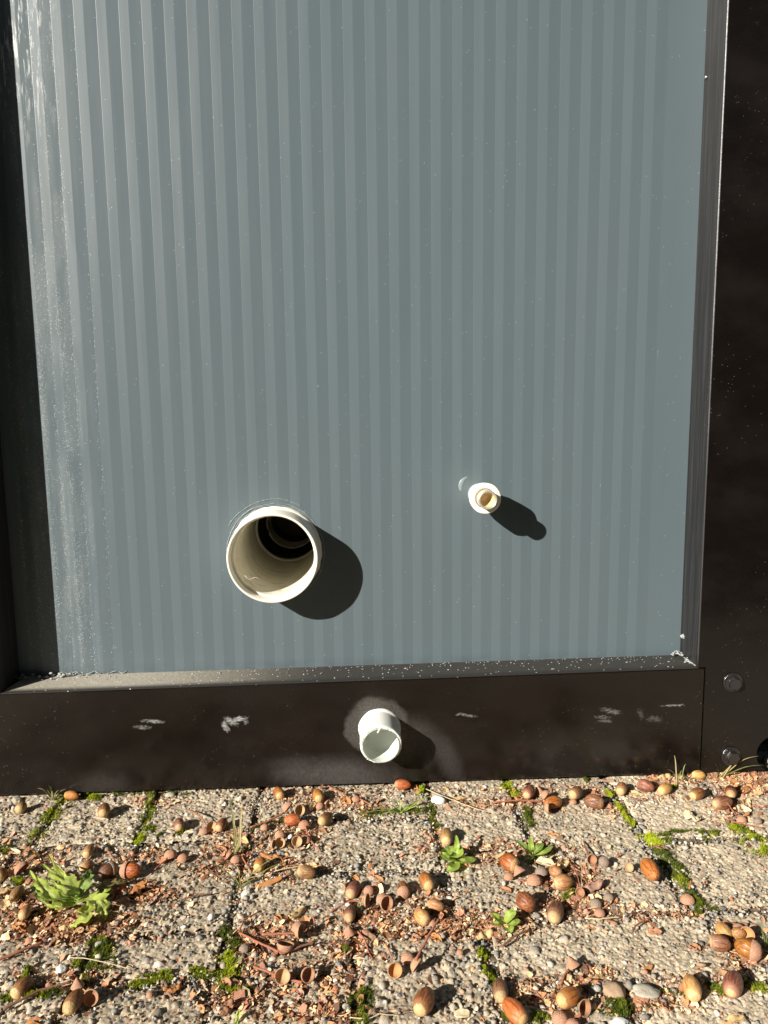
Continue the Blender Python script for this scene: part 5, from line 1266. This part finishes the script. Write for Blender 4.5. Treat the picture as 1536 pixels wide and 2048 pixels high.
# ------------------------------------------------------------------ LEAF LITTER AND GRIT (uncountable)
lit_m = m_tint('leaf_litter_mat', .85, 1500, .3, .4)
LC = np.array([[.32, .145, .075], [.44, .22, .11], [.22, .10, .055], [.54, .32, .17], [.56, .40, .23], [.30, .19, .12], [.11, .06, .04], [.60, .48, .31], [.40, .18, .10], [.36, .18, .12]])
blobs = [  # u, v, ru, rv, count, size scale
    (1430,1550,110,14,900,1.), (1500,1570,50,22,350,1.1), (1330,1566,40,14,160,1.), (1060,1600,60,25,260,.9), (1180,1585,40,14,100,.9), (960,1610,70,22,240,.8), (1470,1625,50,24,240,1.),
    (590,1670,60,25,380,.9), (480,1690,60,35,420,.9), (620,1600,90,20,260,.8), (720,1615,70,20,260,.8), (560,1740,80,26,420,.9), (430,1740,60,26,260,.8), (290,1715,80,18,260,.8), (320,1605,60,14,160,.8),
    (60,1720,80,30,400,.9), (60,1830,90,45,700,1.), (190,1850,90,30,650,1.), (270,1790,70,22,420,1.), (120,1870,60,22,300,1.),
    (740,1840,70,45,600,1.), (900,1850,90,24,900,1.), (1000,1850,60,22,420,.9), (850,1800,60,16,200,.8), (1040,1700,110,18,420,.9), (960,1715,60,20,200,.8), (1140,1760,60,28,420,1.), (1160,1810,70,20,420,1.),
    (560,1870,80,35,360,.9), (700,1900,60,25,300,.9), (500,1900,50,60,220,.9), (470,1990,70,40,320,1.), (640,1960,90,40,300,.9), (640,2025,90,20,240,1.), (1190,1950,40,18,120,.9), (1130,1995,50,28,260,1.),
    (1290,1830,120,16,260,.8), (1490,1900,50,40,360,.9), (1400,1970,110,24,260,.8), (1290,2010,110,20,260,.9), (1060,1985,40,26,160,.9), (1340,1590,60,18,120,.8), (150,1960,130,26,260,.8),
    (1230,1620,26,16,90,.9), (860,1690,40,30,130,.8), (760,1580,420,8,240,.8), (768,1800,820,250,1900,.7)]
GR = 0; fv = []; ff = []; fc = []; vb = 0
for (u, v, ru, rv, cnt, sz) in blobs:
    for _ in range(int(cnt * 1.9)):
        if ru > 800: uu = rng.uniform(0, 1536); v2 = rng.uniform(1570, 2048)
        else: uu = rng.normal(u, ru * .55); v2 = rng.normal(v, rv * .55)
        if v2 < 1566 - .03 * (uu - 700): v2 = 1566 - .03 * (uu - 700) + rng.uniform(0, 10)
        if v2 > 2070: continue
        p = spot(uu, v2, 0); x, y = p.x, p.y
        if ru > 800 and rng.random() < .35 and hgt(x, y) > -.004: continue
        z = ZG + max(hgt(x, y), -.004) + rng.uniform(.0002, .0019 if ru < 800 else .0010)
        L = min(.012, rng.lognormal(math.log(.0029), .62)) * sz; W = L * rng.uniform(.3, .85); 
        if rng.random() < .12: L *= 2.2; W = .0006
        th = rng.uniform(0, 6.28); ca, sa = math.cos(th), math.sin(th); tl = rng.normal(0, .45); tw = rng.normal(0, .6); cu = rng.uniform(-.6, .6)
        col = LC[rng.integers(0, len(LC))] * np.array([1.25, 1.22, 1.15]) * rng.uniform(.5, 1.4)
        cr = [(-L / 2, -W * .3), (-L * .12, -W / 2), (L * .3, -W * .45), (L / 2, rng.uniform(-.2, .2) * W), (L * .2, W * .5), (-L * .25, W * .42)]
        pts = [(0, 0)] + cr
        for k, (a, b) in enumerate(pts):
            zz = a * math.sin(tl) + b * math.sin(tw) + cu * (a * a + b * b) / max(L, 1e-4) * 1.6 + (0 if k else rng.uniform(-.15, .25) * W)
            fv.append((x + a * ca - b * sa, y + a * sa + b * ca, z + zz))
            fc.append(col)
        for k in range(6): ff.append((vb, vb + 1 + k, vb + 1 + (k + 1) % 6))
        vb += 7
o = arr_obj('leaf_litter', np.array(fv), np.array(ff), lit_m, np.array(fc), False)
o['kind'] = 'stuff'; o['label'] = 'reddish brown crumbs of dead leaf and husk strewn over the paving'; o['category'] = 'leaf litter'
# grit: small loose stones, mostly along the joints
ico = bmesh.new(); bmesh.ops.create_icosphere(ico, subdivisions=1, radius=1); iv = np.array([v.co[:] for v in ico.verts]); ifc = np.array([[v.index for v in f.verts] for f in ico.faces]); ico.free()
gv = []; gf = []; gc = []; vb = 0; tot = 0
while tot < 15000:
    x = rng.uniform(-.54, .54); y = rng.uniform(-.47, -.045); i = int((x - GX0) / RES); j = int((y - GY0) / RES)
    inj = not allmask[min(ny - 1, j), min(nx - 1, i)] or H[min(ny - 1, j), min(nx - 1, i)] < -.003
    if not inj:
        near = not (allmask[max(0, j - 8):j + 9, max(0, i - 8):i + 9].all())
        if rng.random() > (.5 if near else .14): continue
    r = min(.0042, rng.lognormal(math.log(.00125), .42)); z = ZG + (max(hgt(x, y), -.003)) + r * .35
    q = iv * (1 + rng.uniform(-.22, .22, (len(iv), 1))) * np.array([r * rng.uniform(.8, 1.3), r * rng.uniform(.7, 1.1), r * rng.uniform(.5, .8)])
    a = rng.uniform(0, 6.28); ca, sa = math.cos(a), math.sin(a); q = np.stack([q[:, 0] * ca - q[:, 1] * sa + x, q[:, 0] * sa + q[:, 1] * ca + y, q[:, 2] + z], 1)
    gv.append(q); gf.append(ifc + vb); vb += len(iv); gc.append(np.tile(PAL[rng.choice(len(PAL), p=PW)] * rng.uniform(.8, 1.3), (len(iv), 1))); tot += 1
o = arr_obj('grit', np.concatenate(gv), np.concatenate(gf), paver_m, np.clip(np.concatenate(gc), 0, .8), True)
o['kind'] = 'stuff'; o['label'] = 'loose grit and small stones in the joints and on the paving'; o['category'] = 'grit'
